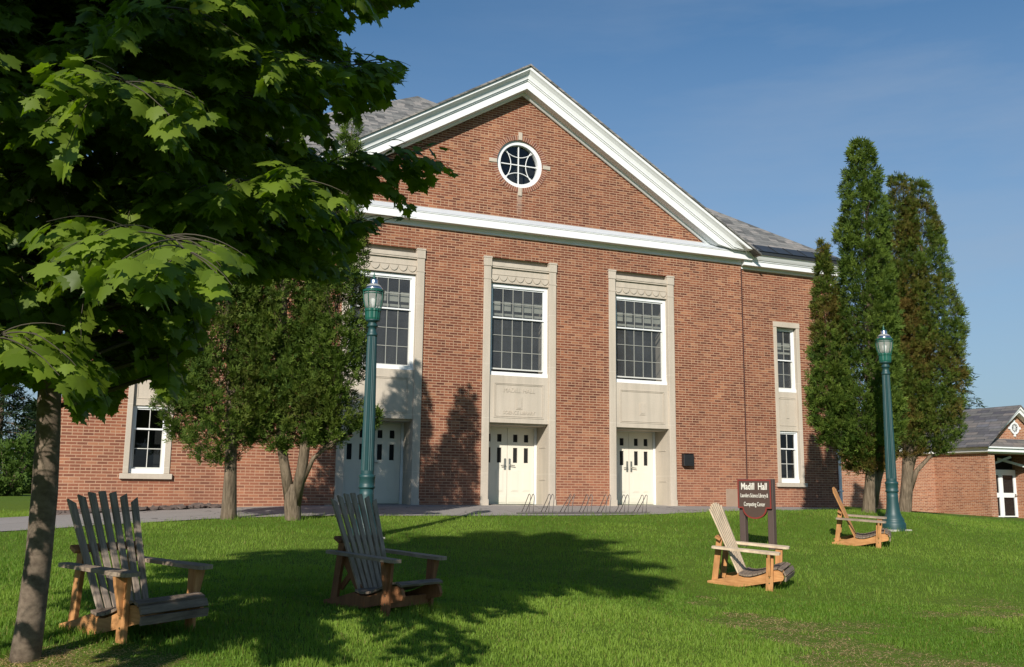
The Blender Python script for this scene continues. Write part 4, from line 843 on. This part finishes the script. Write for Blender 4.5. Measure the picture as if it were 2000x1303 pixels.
def maple(name, label, base, height, z0, nb, Lmax, seed, leafsize=.13, trunk_r=.115, keep=None, lean=(0, 0), shape=None, density=1.0, group=None, reps=2):
    R = np.random.default_rng(seed); root = empty(name, label, 'tree', base, 0, group)
    H = height; tp = [Vector((lean[0] * (z / H) + .03 * math.sin(z * 1.7), lean[1] * (z / H) + .02 * math.sin(z * 2.3 + 1), z)) for z in np.linspace(-.15, H * .93, 16)]
    tr = MB(); tr.tube(tp, [trunk_r * (1.22 if i == 0 else 1.06 if i == 1 else 1) * (1 - .72 * max(0, i - 3) / 12) for i in range(16)], 20); trk = tr.build('trunk', MT['bark'], root, True)
    if keep is not None:                        # an old split with rolled lips on the side that faces the lane
        vd = Vector((CAM.x - base[0], CAM.y - base[1], 0)).normalized(); sdv = Vector((-vd.y, vd.x, 0))
        for nm, w_, off, mt_ in (('bark_split', .026, .0, MT['dark']), ('bark_lip', .014, .026, MT['bark']), ('bark_lip', .014, -.026, MT['bark'])):
            q = MB(); q.tube([vd * (trunk_r * .95 - .008) + sdv * (off * math.sin(t * math.pi) + .012) + Vector((0, 0, 1.30 + .34 * t)) for t in np.linspace(0, 1, 9)], [max(.003, w_ * math.sin(math.pi * t)) for t in np.linspace(0, 1, 9)], 10); q.build(nm, mt_, trk, True)
    P, D, U = [], [], []; base_v = Vector(base); bmx = []
    ok = (lambda p: True) if keep is None else (lambda p: bool(keep(np.array([tuple(p + base_v)]))[0]))
    for b in range(nb):
        bm_ = MB(); f = (b + .5) / nb; zb = z0 + (H * .9 - z0) * f ** 1.1; az = b * 2.39996 + R.uniform(-.25, .25)
        L = (Lmax * (1 - .70 * f ** 1.5)) * R.uniform(.72, 1.12)
        if shape: L *= shape(az, f)
        el = rad(R.uniform(6, 30) + 35 * f); o = Vector((lean[0] * zb / H, lean[1] * zb / H, zb)); pts = []; d = Vector((math.cos(az) * math.cos(el), math.sin(az) * math.cos(el), math.sin(el)))
        p = o.copy(); ns = 14
        for s in range(ns + 1):
            if s > 1 and not ok(p): break
            pts.append(p.copy()); p = p + d * (L / ns); d = (d + Vector((R.uniform(-.07, .07), R.uniform(-.07, .07), -.05 + R.uniform(-.03, .03)))).normalized()
        if len(pts) < 3: continue
        bm_.tube(pts, [max(.0025, .018 * (1 - .5 * f) * (1 - s / (ns + 1))) for s in range(len(pts))], 6)
        for s in range(3, len(pts)):
            for rep in range(reps):
                q = pts[s]; dd = (pts[s] - pts[s - 1]).normalized(); sd = 1 if rep % 2 else -1
                horiz = Vector((-dd.y, dd.x, 0)).normalized() * sd; tl = R.uniform(.3, .75) * (1.15 - .4 * s / ns) * min(1, L / 2.2)
                td = (dd * R.uniform(.3, 1.0) + horiz * R.uniform(.3, .9) + Vector((0, 0, R.uniform(-.3, .35)))).normalized()
                k = max(3, int(tl / (leafsize * .55))); tw = [q]
                for e in range(k):
                    nx = tw[-1] + td * (tl / k)
                    if not ok(nx): break
                    tw.append(nx); td = (td + Vector((R.uniform(-.1, .1), R.uniform(-.1, .1), -.10))).normalized()
                k = len(tw) - 1
                if k < 1: continue
                bm_.tube(tw, [.0045 * (1 - .7 * e / max(k, 1)) for e in range(k + 1)], 4, False)
                for e in range(1, k + 1):
                    for side in ((-1, 1) if e < k else (-1, 0, 1)):
                        if R.random() > density: continue
                        hz = Vector((-td.y, td.x, 0)) * side; ld = (td * R.uniform(.3, .9) + hz * R.uniform(.5, 1.1) + Vector((0, 0, R.uniform(-.85, -.1)))).normalized()
                        up = (Vector((0, 0, 1)) + td * R.uniform(-.2, .5) + Vector((R.uniform(-.45, .45), R.uniform(-.45, .45), 0))).normalized()
                        P.append(tw[e] + ld * .06 + Vector((0, 0, R.uniform(-.03, .03)))); D.append(ld); U.append(up)
        bm_.build('branch', MT['twig'], root, True)
    P = np.array(P); D = np.array(D); U = np.array(U); sz = leafsize * R.uniform(.62, 1.12, len(P))
    W = P + np.array(base)
    if keep is not None:
        us = P[:, 0] * -.61 + P[:, 1] * -.79; ps_ = np.abs(P[:, 0] * .79 - P[:, 1] * .61)    # a thin gap that lets the low sun reach the stem
        m = keep(W + D * sz[:, None] * .5) & keep(W + D * sz[:, None] * 1.0) & ~((us > .15) & (ps_ < .26) & (P[:, 2] - us * .566 < 1.75) & (R.random(len(P)) < .93)); P, D, U, sz, W = P[m], D[m], U[m], sz[m], W[m]
    v = R.random(len(P)); t = np.stack([.075 + .075 * v, .122 + .090 * v, .008 + .012 * v], 1) * (0.85 + .3 * R.random((len(P), 1)))
    leaves_mesh('crown', P, D, U, sz, t, MT['leaf'], root)
    print(name, 'leaves', len(P)); return root
OUT = [(-900, -900), (1500, -900), (830, 0), (775, 30), (715, 75), (735, 105), (805, 128), (800, 150), (768, 175), (760, 215), (735, 232), (704, 246), (702, 285), (770, 268), (850, 252), (900, 300), (897, 340), (868, 392), (815, 430), (768, 432), (738, 458), (712, 462), (690, 500), (704, 540), (640, 556), (560, 545), (500, 560), (440, 560), (415, 610), (400, 690), (360, 700), (352, 720), (385, 770), (340, 800), (300, 775), (245, 752), (235, 800), (205, 838), (140, 828), (128, 770), (90, 745), (62, 775), (34, 720), (20, 770), (-30, 780), (-900, 900)]
def keep_outline(W):
    px, py, d = proj_np(W); return (d < .6) | in_poly(px, py, OUT)
base = ray_at(46, 1316, 6.05)
def mshape(az, f):                              # the crown reaches out furthest over the lawn to the right
    return .82 + .30 * math.cos(az - rad(-15))
MP = maple('maple_tree', 'maple with large lobed leaves and smooth trunk in the left foreground', (base.x, base.y, gz(base.x, base.y)), 6.3, 1.6, 104, 3.2, 11, .098, .081, keep_outline, (0, 0), mshape, 1.0, None, 4)

# a taller maple beside the photographer, outside the picture, whose shade falls over the lawn
MP2 = maple('maple_tree', 'tall maple on the lawn beside the photographer, outside the picture', (-15.0, -23.0, gz(-15, -23)), 13.0, 8.6, 60, 2.7, 5, .20, .2, None, (.3, .2), None, .70, None, 2)

# ------------------------------------------------------------------ cedars (thujas), far trees
def spray_template():
    V, F = [], []
    for k, (a, l, w) in enumerate(((-.75, .75, .10), (0, 1.0, .11), (.75, .75, .10))):
        d = np.array((math.sin(a), math.cos(a))); n = np.array((d[1], -d[0])); b = len(V); st = np.array((0, .15 + .15 * (k == 1)))
        for q in (st - n * .03, st + n * .03, st + d * l * .55 + n * w, st + d * l, st + d * l * .55 - n * w): V.append((q[0], q[1], -.12 * (q[0] ** 2)))
        F += [(b, b + 1, b + 2), (b, b + 2, b + 4), (b + 4, b + 2, b + 3)]
    return np.array(V), np.array(F)
SV, SF = spray_template()
def sprays(name, pos, tip, up, size, tint, mat, parent):
    y = tip / np.linalg.norm(tip, axis=1, keepdims=True); x = np.cross(y, up); x /= np.linalg.norm(x, axis=1, keepdims=True) + 1e-9; z = np.cross(x, y)
    V = pos[:, None] + size[:, None, None] * (SV[None, :, 0, None] * x[:, None] + SV[None, :, 1, None] * y[:, None] + SV[None, :, 2, None] * z[:, None])
    n, k = V.shape[:2]; F = (SF[None] + (np.arange(n) * k)[:, None, None]).reshape(-1, 3)
    return np_mesh(name, V.reshape(-1, 3), F, mat, parent, np.repeat(tint, k, 0))
def cedar(label, base, stems, spires, n, seed, size=.15, brown=0.0, group='cedars standing in front of the hall', flat=.95, green=((.032, .066, .009), (.115, .165, .022)), name='cedar_tree', gap=.0, amp=.5):
    """stems: list of (points, radii) in world space; spires: (bottom point, top point, [(t, radius)...], weight, brownness)."""
    R = np.random.default_rng(seed); root = empty(name, label, 'tree', base, 0, group); B = np.array(base)
    t_ = MB()
    for pts, rr in stems: t_.tube([Vector(p) - Vector(base) for p in pts], rr, 12)
    t_.build('trunk', MT['thujabark'], root, True)
    P, T, U, S, C = [], [], [], [], []; bb = MB()
    tot = sum(s[3] for s in spires)
    def nz(q, f, o): return np.array([noise.noise(Vector(p) * f + Vector((seed * 3.1 + o, o, 0))) for p in q])
    for (a, b, pr, wgt, brn) in spires:
        a, b = np.array(a), np.array(b); nn = int(n * wgt / tot); h = np.linalg.norm(b - a); ts = [p[0] for p in pr]; rs = np.array([p[1] for p in pr]); sd_ = R.uniform(0, 50)
        tg = np.linspace(0, 1, 200); cw = np.cumsum(np.interp(tg, ts, rs) + .02); PER = 15; nc = nn // PER; t = np.interp(R.random(nc) * cw[-1], cw, tg); ang = R.random(nc) * 2 * np.pi
        q = np.stack([np.cos(ang) * 1.15, np.sin(ang) * 1.15, t * h * 1.25 + sd_], 1); n1 = nz(q, 1.25, 1.0); n2 = nz(q, 3.0, 7.0); lump = n1 * .6 + n2 * .4
        r0 = np.interp(t, ts, rs); rr = r0 * np.clip(.92 + amp * lump, .45, 1.22) * (1 - .75 * R.random(nc) ** 2.6)
        keep_ = (lump > -.24 + gap * .5) | (R.random(nc) < .20); t, ang, rr, lump, r0 = t[keep_], ang[keep_], rr[keep_], lump[keep_], r0[keep_]; nc = len(t)
        out = np.stack([np.cos(ang), flat * np.sin(ang), 0 * ang], 1); pc = a + (b - a) * t[:, None] + out * rr[:, None] + np.array((0, 0, 1)) * (lump * .12)[:, None]
        crad = (.050 + .06 * np.minimum(r0, .9)) * R.uniform(.7, 1.35, nc); cbr = np.clip(R.normal(.42, .20, nc) + .5 * lump, 0, 1)
        ii = np.repeat(np.arange(nc), PER); nn = len(ii); off = R.normal(0, 1, (nn, 3)); off /= np.linalg.norm(off, axis=1, keepdims=True) + 1e-9; off *= R.random((nn, 1)) ** .5
        off += out[ii] * .35 + np.array((0, 0, .25)); p = pc[ii] + off * crad[ii][:, None] * np.array((1, 1, 1.25)); out = out[ii]; lump = lump[ii]
        for i in range(0, int(h * 16)):           # the twigs that carry the sprays
            k = R.integers(0, nn); c0 = a + (b - a) * max(0, t[ii[k]] - .08 * R.random() - .02); bb.tube([Vector(c0 - B), Vector((c0 + p[k]) / 2 - B + np.array((0, 0, -.02))), Vector(p[k] - B)], [.014, .010, .004], 4, False)
        tp = off * R.uniform(.6, 1.3, (nn, 1)) + out * .35 + np.array((0, 0, 1)) * R.uniform(.1, .9, (nn, 1)) + R.normal(0, .22, (nn, 3))
        u = out * R.uniform(.2, 1.0, (nn, 1)) + R.normal(0, .6, (nn, 3))
        g = np.clip(cbr[ii] + R.normal(0, .16, nn), 0, 1)[:, None]; c = np.array(green[0]) * (1 - g) + np.array(green[1]) * g
        nb_ = (nz(pc, .8, 20.0) + .5 * nz(pc, 2.4, 31.0))[ii]
        bf = np.clip((nb_ * 1.3 + brn * 1.5 - .40) + R.normal(0, .22, nn), 0, 1)[:, None] * min(1, brn * 3)
        c = c * (1 - bf * .8) + np.array((.135, .075, .020)) * bf * .8
        P.append(p - B); T.append(tp); U.append(u); S.append(size * R.uniform(.55, 1.2, nn)); C.append(c)
    bb.build('branches', MT['thujabark'], root)
    P, T, U, S, C = (np.concatenate(q) for q in (P, T, U, S, C))
    sprays('crown', P, T, U, S, C, MT['thuja'], root); return root
def px_spire(d, bot, top, prof, wgt, brn=0.0):    # an axis and radii given in photograph pixels at a depth
    sc = d / FPX; a, b = ray_at(*bot, d), ray_at(*top, d); return (tuple(a), tuple(b), [(t, r * sc) for t, r in prof], wgt, brn)
def trunk_pts(d, pts, rad_px): return ([tuple(ray_at(x, y, d + (q[0] if q else 0))) for x, y, *q in pts], [r * d / FPX for r in rad_px])
g1 = on_ground(447, 1014); dL1 = (g1 - CAM).dot(CF); g2 = on_ground(572, 1016); dL2 = (g2 - CAM).dot(CF)
g3 = on_ground(1698, 1001); dR1 = (g3 - CAM).dot(CF); g4 = on_ground(1766, 1002); dR2 = (g4 - CAM).dot(CF)
print('cedar depths', dL1, dL2, dR1, dR2)
full = [(0, .35), (.08, .8), (.2, 1), (.45, .95), (.7, .75), (.88, .45), (1, .1)]
def sc_(r, k): return [(t, r * v) for t, v in (k or full)]
cedar('ragged green cedar with one straight trunk nearest the lower left window', tuple(g1),
      [trunk_pts(dL1, [(447, 1030), (447, 1000), (450, 930), (452, 870), (452, 760), (448, 560), (446, 400)], [19, 15, 12, 10.5, 9, 7, 3])],
      [px_spire(dL1, (425, 905), (440, 330), sc_(88, None), 1.0, .12), px_spire(dL1, (350, 860), (365, 640), [(0, .3 * 50), (.3, 46), (.7, 38), (1, 8)], .22, .12), px_spire(dL1, (505, 860), (500, 380), sc_(46, None), .45, .12)], 36000, 3, .095, gap=.20)
cedar('ragged green cedar with a forked trunk behind the nearer lamp post', tuple(g2),
      [trunk_pts(dL2, [(572, 1032), (572, 1010), (571, 985), (571, 962), (572, 945)], [19, 16, 16, 15, 8]), trunk_pts(dL2, [(569, 990), (556, 910), (548, 860), (552, 700), (556, 400), (556, 260)], [12, 9.5, 9, 8, 6, 3]), trunk_pts(dL2, [(574, 990), (590, 915), (598, 855), (618, 700), (655, 450), (676, 330)], [13, 10.5, 9.5, 8, 6, 3]), trunk_pts(dL2, [(592, 940), (612, 895), (650, 862), (690, 850)], [5, 4, 3, 2])],
      [px_spire(dL2, (545, 880), (555, 200), sc_(64, None), 1.0, .14), px_spire(dL2, (640, 875), (686, 232), sc_(60, [(0, .4), (.08, .85), (.2, 1), (.45, .95), (.7, .62), (.88, .36), (1, .12)]), 1.0, .12), px_spire(dL2, (600, 875), (610, 560), sc_(55, None), .45, .12), px_spire(dL2, (712, 838), (735, 808), [(0, 14), (.5, 16), (1, 5)], .03)], 48000, 4, .095, gap=.18)
cedar('tall bright green cedar with a separate low spire, nearest the hall corner', tuple(g3),
      [trunk_pts(dR1, [(1696, 1015), (1698, 990), (1701, 940), (1702, 900), (1700, 700), (1697, 500), (1690, 330)], [17, 13, 11, 9.5, 7, 5, 2]), trunk_pts(dR1, [(1706, 990), (1714, 940), (1728, 890), (1735, 760)], [8, 7, 6, 3]), trunk_pts(dR1, [(1690, 900), (1650, 800), (1625, 650), (1612, 530)], [5, 4, 3, 2])],
      [px_spire(dR1, (1692, 905), (1684, 283), [(0, 25), (.05, 55), (.12, 66), (.3, 62), (.45, 58), (.62, 50), (.8, 40), (.92, 26), (.97, 20), (1, 9)], 1.0, .06), px_spire(dR1, (1628, 870), (1607, 480), [(0, 22), (.1, 36), (.35, 36), (.55, 26), (.8, 17), (1, 6)], .36, .30), px_spire(dR1, (1690, 925), (1690, 850), [(0, 30), (.5, 45), (1, 30)], .10, .8)], 58000, 5, .10, gap=.0, amp=.36)
cedar('tall brownish green cedar behind the farther lamp post, rightmost of the cedars', tuple(g4),
      [trunk_pts(dR2, [(1764, 1015), (1768, 990), (1772, 940), (1774, 880), (1770, 700), (1765, 450)], [15, 12, 11, 10, 7, 4]), trunk_pts(dR2, [(1776, 960), (1790, 920), (1815, 893), (1850, 880)], [6, 4.5, 3.5, 2]), trunk_pts(dR2, [(1774, 930), (1792, 860), (1800, 700), (1800, 480)], [7, 6, 5, 3])],
      [px_spire(dR2, (1768, 895), (1753, 345), sc_(56, [(0, .5), (.08, .9), (.3, 1), (.55, .9), (.75, .62), (.9, .42), (1, .2)]), .9, .46), px_spire(dR2, (1825, 885), (1790, 352), sc_(66, [(0, .4), (.07, .8), (.2, .98), (.45, 1), (.62, .82), (.8, .6), (.92, .42), (1, .15)]), 1.1, .30)], 70000, 6, .10, gap=-.04, amp=.36)
# far trees
def conifer(label, px, d, top_y, r, seed, group, green, n=2600, size=.5, name='spruce_tree', tiers=16, bottom=.04, open_=.0):
    R = np.random.default_rng(seed); b = ray_at(px, 965, d); zb = gz(b.x, b.y); zt = ray_at(px, top_y, d).z; H = zt - zb; root = empty(name, label, 'tree', (b.x, b.y, zb), 0, group)
    t = MB(); t.tube([(0, 0, -.2), (0, 0, H * .5), (0, 0, H * .98)], [.22, .13, .02], 8); t.build('trunk', MT['thujabark'], root)
    P, T, U, S, C = [], [], [], [], []; lb = MB()
    for k in range(tiers):
        f = bottom + (1 - bottom) * k / tiers; z = H * f; rr = r * (1 - f) ** .8 + .15; nb = 9
        for j in range(nb):
            a = R.uniform(0, 6.28); L = rr * R.uniform(.7, 1.1); m = int(n / tiers / nb); s = R.random(m) ** .7
            e = np.array((math.cos(a), math.sin(a), 0)); p = e * (L * s)[:, None] + np.array((0, 0, z)) + np.array((0, 0, -.25)) * (s ** 2 * L)[:, None] + R.normal(0, .10, (m, 3)) * (1 + s[:, None])
            lb.tube([(0, 0, z), tuple(e * L * .5 + np.array((0, 0, z - .06 * L))), tuple(e * L + np.array((0, 0, z - .25 * L)))], [.03, .02, .008], 4, False)
            P.append(p); T.append(e * .9 + R.normal(0, .45, (m, 3)) + np.array((0, 0, -.1))); U.append(R.normal(0, .4, (m, 3)) + np.array((0, 0, 1))); S.append(size * R.uniform(.6, 1.1, m)); g = R.random((m, 1)); C.append(np.array(green[0]) * (1 - g) + np.array(green[1]) * g)
    lb.build('branches', MT['thujabark'], root); P, T, U, S, C = (np.concatenate(q) for q in (P, T, U, S, C)); sprays('crown', P, T, U, S, C, MT['thuja'], root); return root
DG = ((.014, .030, .010), (.035, .062, .018))
conifer('dark blue green spruce at the left edge beyond the far lawn', -12, 58, 655, 3.6, 21, 'spruces beyond the far lawn', DG)
conifer('dark spruce half hidden by the maple trunk beyond the far lawn', 62, 64, 775, 3.0, 22, 'spruces beyond the far lawn', DG)
conifer('outermost dark spruce beyond the far lawn, left of the others', -95, 62, 640, 3.8, 23, 'spruces beyond the far lawn', DG)
conifer('pine reaching out behind the rightmost cedar above the pavilion roof', 1868, 52, 640, 2.6, 24, None, ((.020, .040, .016), (.05, .075, .025)), 1500, .38, 'pine_tree', 13, .30)
conifer('dark tree top just showing over the pavilion roof', 1905, 75, 792, 2.5, 25, None, ((.03, .05, .015), (.06, .09, .025)), 1200, .4, 'distant_tree', 10)
def bush(label, px, d, w, h, seed, green, n=2200):
    R = np.random.default_rng(seed); b = ray_at(px, 962, d); zb = gz(b.x, b.y); root = empty('round_bush', label, 'bush', (b.x, b.y, zb), 0, 'bushes beyond the lane')
    s = MB()
    for k in range(7): a = 6.28 * k / 7; s.tube([(0, 0, -.1), (w * .25 * math.cos(a), w * .25 * math.sin(a), h * .5), (w * .42 * math.cos(a), w * .42 * math.sin(a), h * .8)], [.06, .04, .01], 5)
    s.build('stem', MT['thujabark'], root)
    ncl = 60; u = R.normal(0, 1, (ncl, 3)); u /= np.linalg.norm(u, axis=1, keepdims=True); rr = R.uniform(.55, 1, (ncl, 1)) ; cl = u * rr * np.array((w / 2, w / 2, h / 2)) + np.array((0, 0, h * .52)); i = R.integers(0, ncl, n)
    p = cl[i] + R.normal(0, .17, (n, 3)) * np.array((w / 2, w / 2, h / 2)) ** .5; p[:, 2] = np.maximum(p[:, 2], .05)
    g = R.random((n, 1)); c = np.array(green[0]) * (1 - g) + np.array(green[1]) * g
    sprays('foliage', p, u[i] + R.normal(0, .6, (n, 3)), R.normal(0, .6, (n, 3)) + np.array((0, 0, 1)), .34 * R.uniform(.6, 1.1, n), c, MT['thuja'], root)
GB = ((.045, .085, .012), (.085, .14, .022))
bush('rounded light green bush at the left edge in front of the spruces', 12, 47, 2.9, 2.75, 31, GB); bush('rounded green bush farther left, outside the left edge, before the spruces', -120, 46, 3.2, 2.6, 32, GB); bush('small pale bush showing beside the maple trunk on the far lawn', 62, 56, 2.6, 1.9, 33, GB)

# ------------------------------------------------------------------ grass
DRY = [(1500, 1222, 1.0, .28), (1600, 1228, .9, .22), (1640, 1262, .8, .30), (1720, 1280, .9, .25), (1790, 1292, .8, .2), (1880, 1300, .8, .2), (1378, 1180, .35, .15), (1470, 1208, .5, .2), (1690, 1222, .45, .16), (1830, 1202, .5, .14), (1930, 1180, .8, .3), (1940, 1200, .6, .2), (1686, 1141, .2, .1), (1850, 1178, .35, .12), (1920, 1232, .3, .12), (310, 1296, .3, .15), (150, 1290, .7, .3), (60, 1300, .5, .2), (1560, 1250, .6, .2), (1380, 1168, .2, .1), (1660, 1298, .8, .2)]
DRYW = [(on_ground(a, b), c, e) for a, b, c, e in DRY]
def dryness(x, y):
    v = np.zeros(x.shape); ca, sa = .93, -.37
    for p, a, b in DRYW:
        dx, dy = x - p.x, y - p.y; u = (dx * ca + dy * sa) / (a * .62); w_ = (-dx * sa + dy * ca) / (b * 1.5); v = np.maximum(v, np.exp(-(u * u + w_ * w_)))
    return v
TUFT = [(LP1.location, .33), (LP2.location, .33), (g1, .3), (g2, .3), (g3, .35), (g4, .35), (SG.location, .16), (MP.location, .3)] + [(o.location, .34) for o in (CH1, CH2, CH3, CH4)]
def vnoise(x, y, s, seed):                       # cheap smooth value noise
    R = np.random.default_rng(seed); g = R.random((256, 256)); u, v = x * s, y * s; i, j = np.floor(u).astype(int), np.floor(v).astype(int); fu, fv = u - i, v - j
    fu, fv = fu * fu * (3 - 2 * fu), fv * fv * (3 - 2 * fv); q = lambda a, b: g[a & 255, b & 255]
    return (q(i, j) * (1 - fu) + q(i + 1, j) * fu) * (1 - fv) + (q(i, j + 1) * (1 - fu) + q(i + 1, j + 1) * fu) * fv
def blades(name, N, dmin, dmax, seed, hgt, wid, segs, label, pw=1.0, half=.66):
    R = np.random.default_rng(seed); d = (dmin ** pw + (dmax ** pw - dmin ** pw) * R.random(N)) ** (1 / pw); s = R.uniform(-half, half, N) * d
    x = CAM.x + .3838 * d + .9234 * s; y = CAM.y + .9234 * d - .3838 * s
    m = ~on_path(x, y) & ~((y > .0) & (x > XL - .3) & (x < 26)) & ~((y > edge_y(x) - .06) & (x < -10.5) & (y < far_y(x) + .06)); x, y, d = x[m], y[m], d[m]; n = len(x)
    dr = dryness(x, y); big = vnoise(x, y, .55, 1); med = vnoise(x, y, 2.2, 2); fine = vnoise(x, y, 7.0, 3)
    dry = R.random(n) < (np.clip((dr - .14) * 2.6 * (.35 + 1.1 * fine), 0, .95) + .02)
    h = hgt * (.55 + .75 * med) * (.6 + .7 * fine) * R.uniform(.6, 1.25, n) * (1 + .02 * d)
    for o_, r_ in TUFT: h = h * (1 + .9 * np.exp(-(((x - o_[0]) ** 2 + (y - o_[1]) ** 2) / r_ ** 2)))
    h = np.where(dry, h * .8, h * (1 - .55 * np.clip(dr * 1.3, 0, 1))) * np.where(y > edge_y(x) - .22, 1.45, 1.0); w_ = wid * (1 + .085 * d) * R.uniform(.7, 1.3, n)
    a = R.random(n) * 2 * np.pi; ln = R.uniform(.1, .75, n); ln = np.where(dry, R.uniform(.9, 1.8, n), ln); la = a + R.uniform(-1.2, 1.2, n) + 1.57
    z = ground(x, y) - .006; B = np.stack([x, y, z], 1); sd = np.stack([np.cos(a), np.sin(a), 0 * a], 1) * (w_ / 2)[:, None]; ld = np.stack([np.cos(la), np.sin(la), 0 * a], 1)
    tip = B + ld * (h * ln)[:, None] + np.array((0, 0, 1)) * (h * np.where(dry, .3, 1 - .25 * ln ** 2))[:, None]
    if segs == 2:
        mid = B + ld * (h * ln * .28)[:, None] + np.array((0, 0, 1)) * (h * np.where(dry, .25, .58))[:, None]
        V = np.stack([B - sd, B + sd, mid - sd * .8, mid + sd * .8, tip], 1); T = np.array([(0, 1, 3), (0, 3, 2), (2, 3, 4)])
    else:
        V = np.stack([B - sd, B + sd, tip], 1); T = np.array([(0, 1, 2)])
    k = V.shape[1]; F = (T[None] + (np.arange(n) * k)[:, None, None]).reshape(-1, 3)
    v = np.clip(.5 + 1.5 * (big - .5) + .7 * (med - .5) + R.normal(0, .2, n), 0, 1)[:, None]
    c = np.array((.098, .190, .018)) * (1 - v) + np.array((.205, .305, .042)) * v
    yl = (R.random(n) < .06)[:, None]; c = np.where(yl, np.array((.20, .19, .05)), c)
    c = np.where(dry[:, None], np.array((.52, .37, .20)) * R.uniform(.6, 1.2, (n, 1)), c)
    return tag(np_mesh(name, V.reshape(-1, 3), F, MT['blade'], None, np.repeat(c, k, 0)), label, 'grass', kind='stuff')
blades('grass', 275000, 5.0, 11.5, 41, .042, .0034, 2, 'short mown green grass of the near lawn', 1.35, .86)
blades('grass', 305000, 11.5, 27, 42, .045, .0036, 1, 'short mown green grass of the farther lawn up to the path', 1.2, .84)
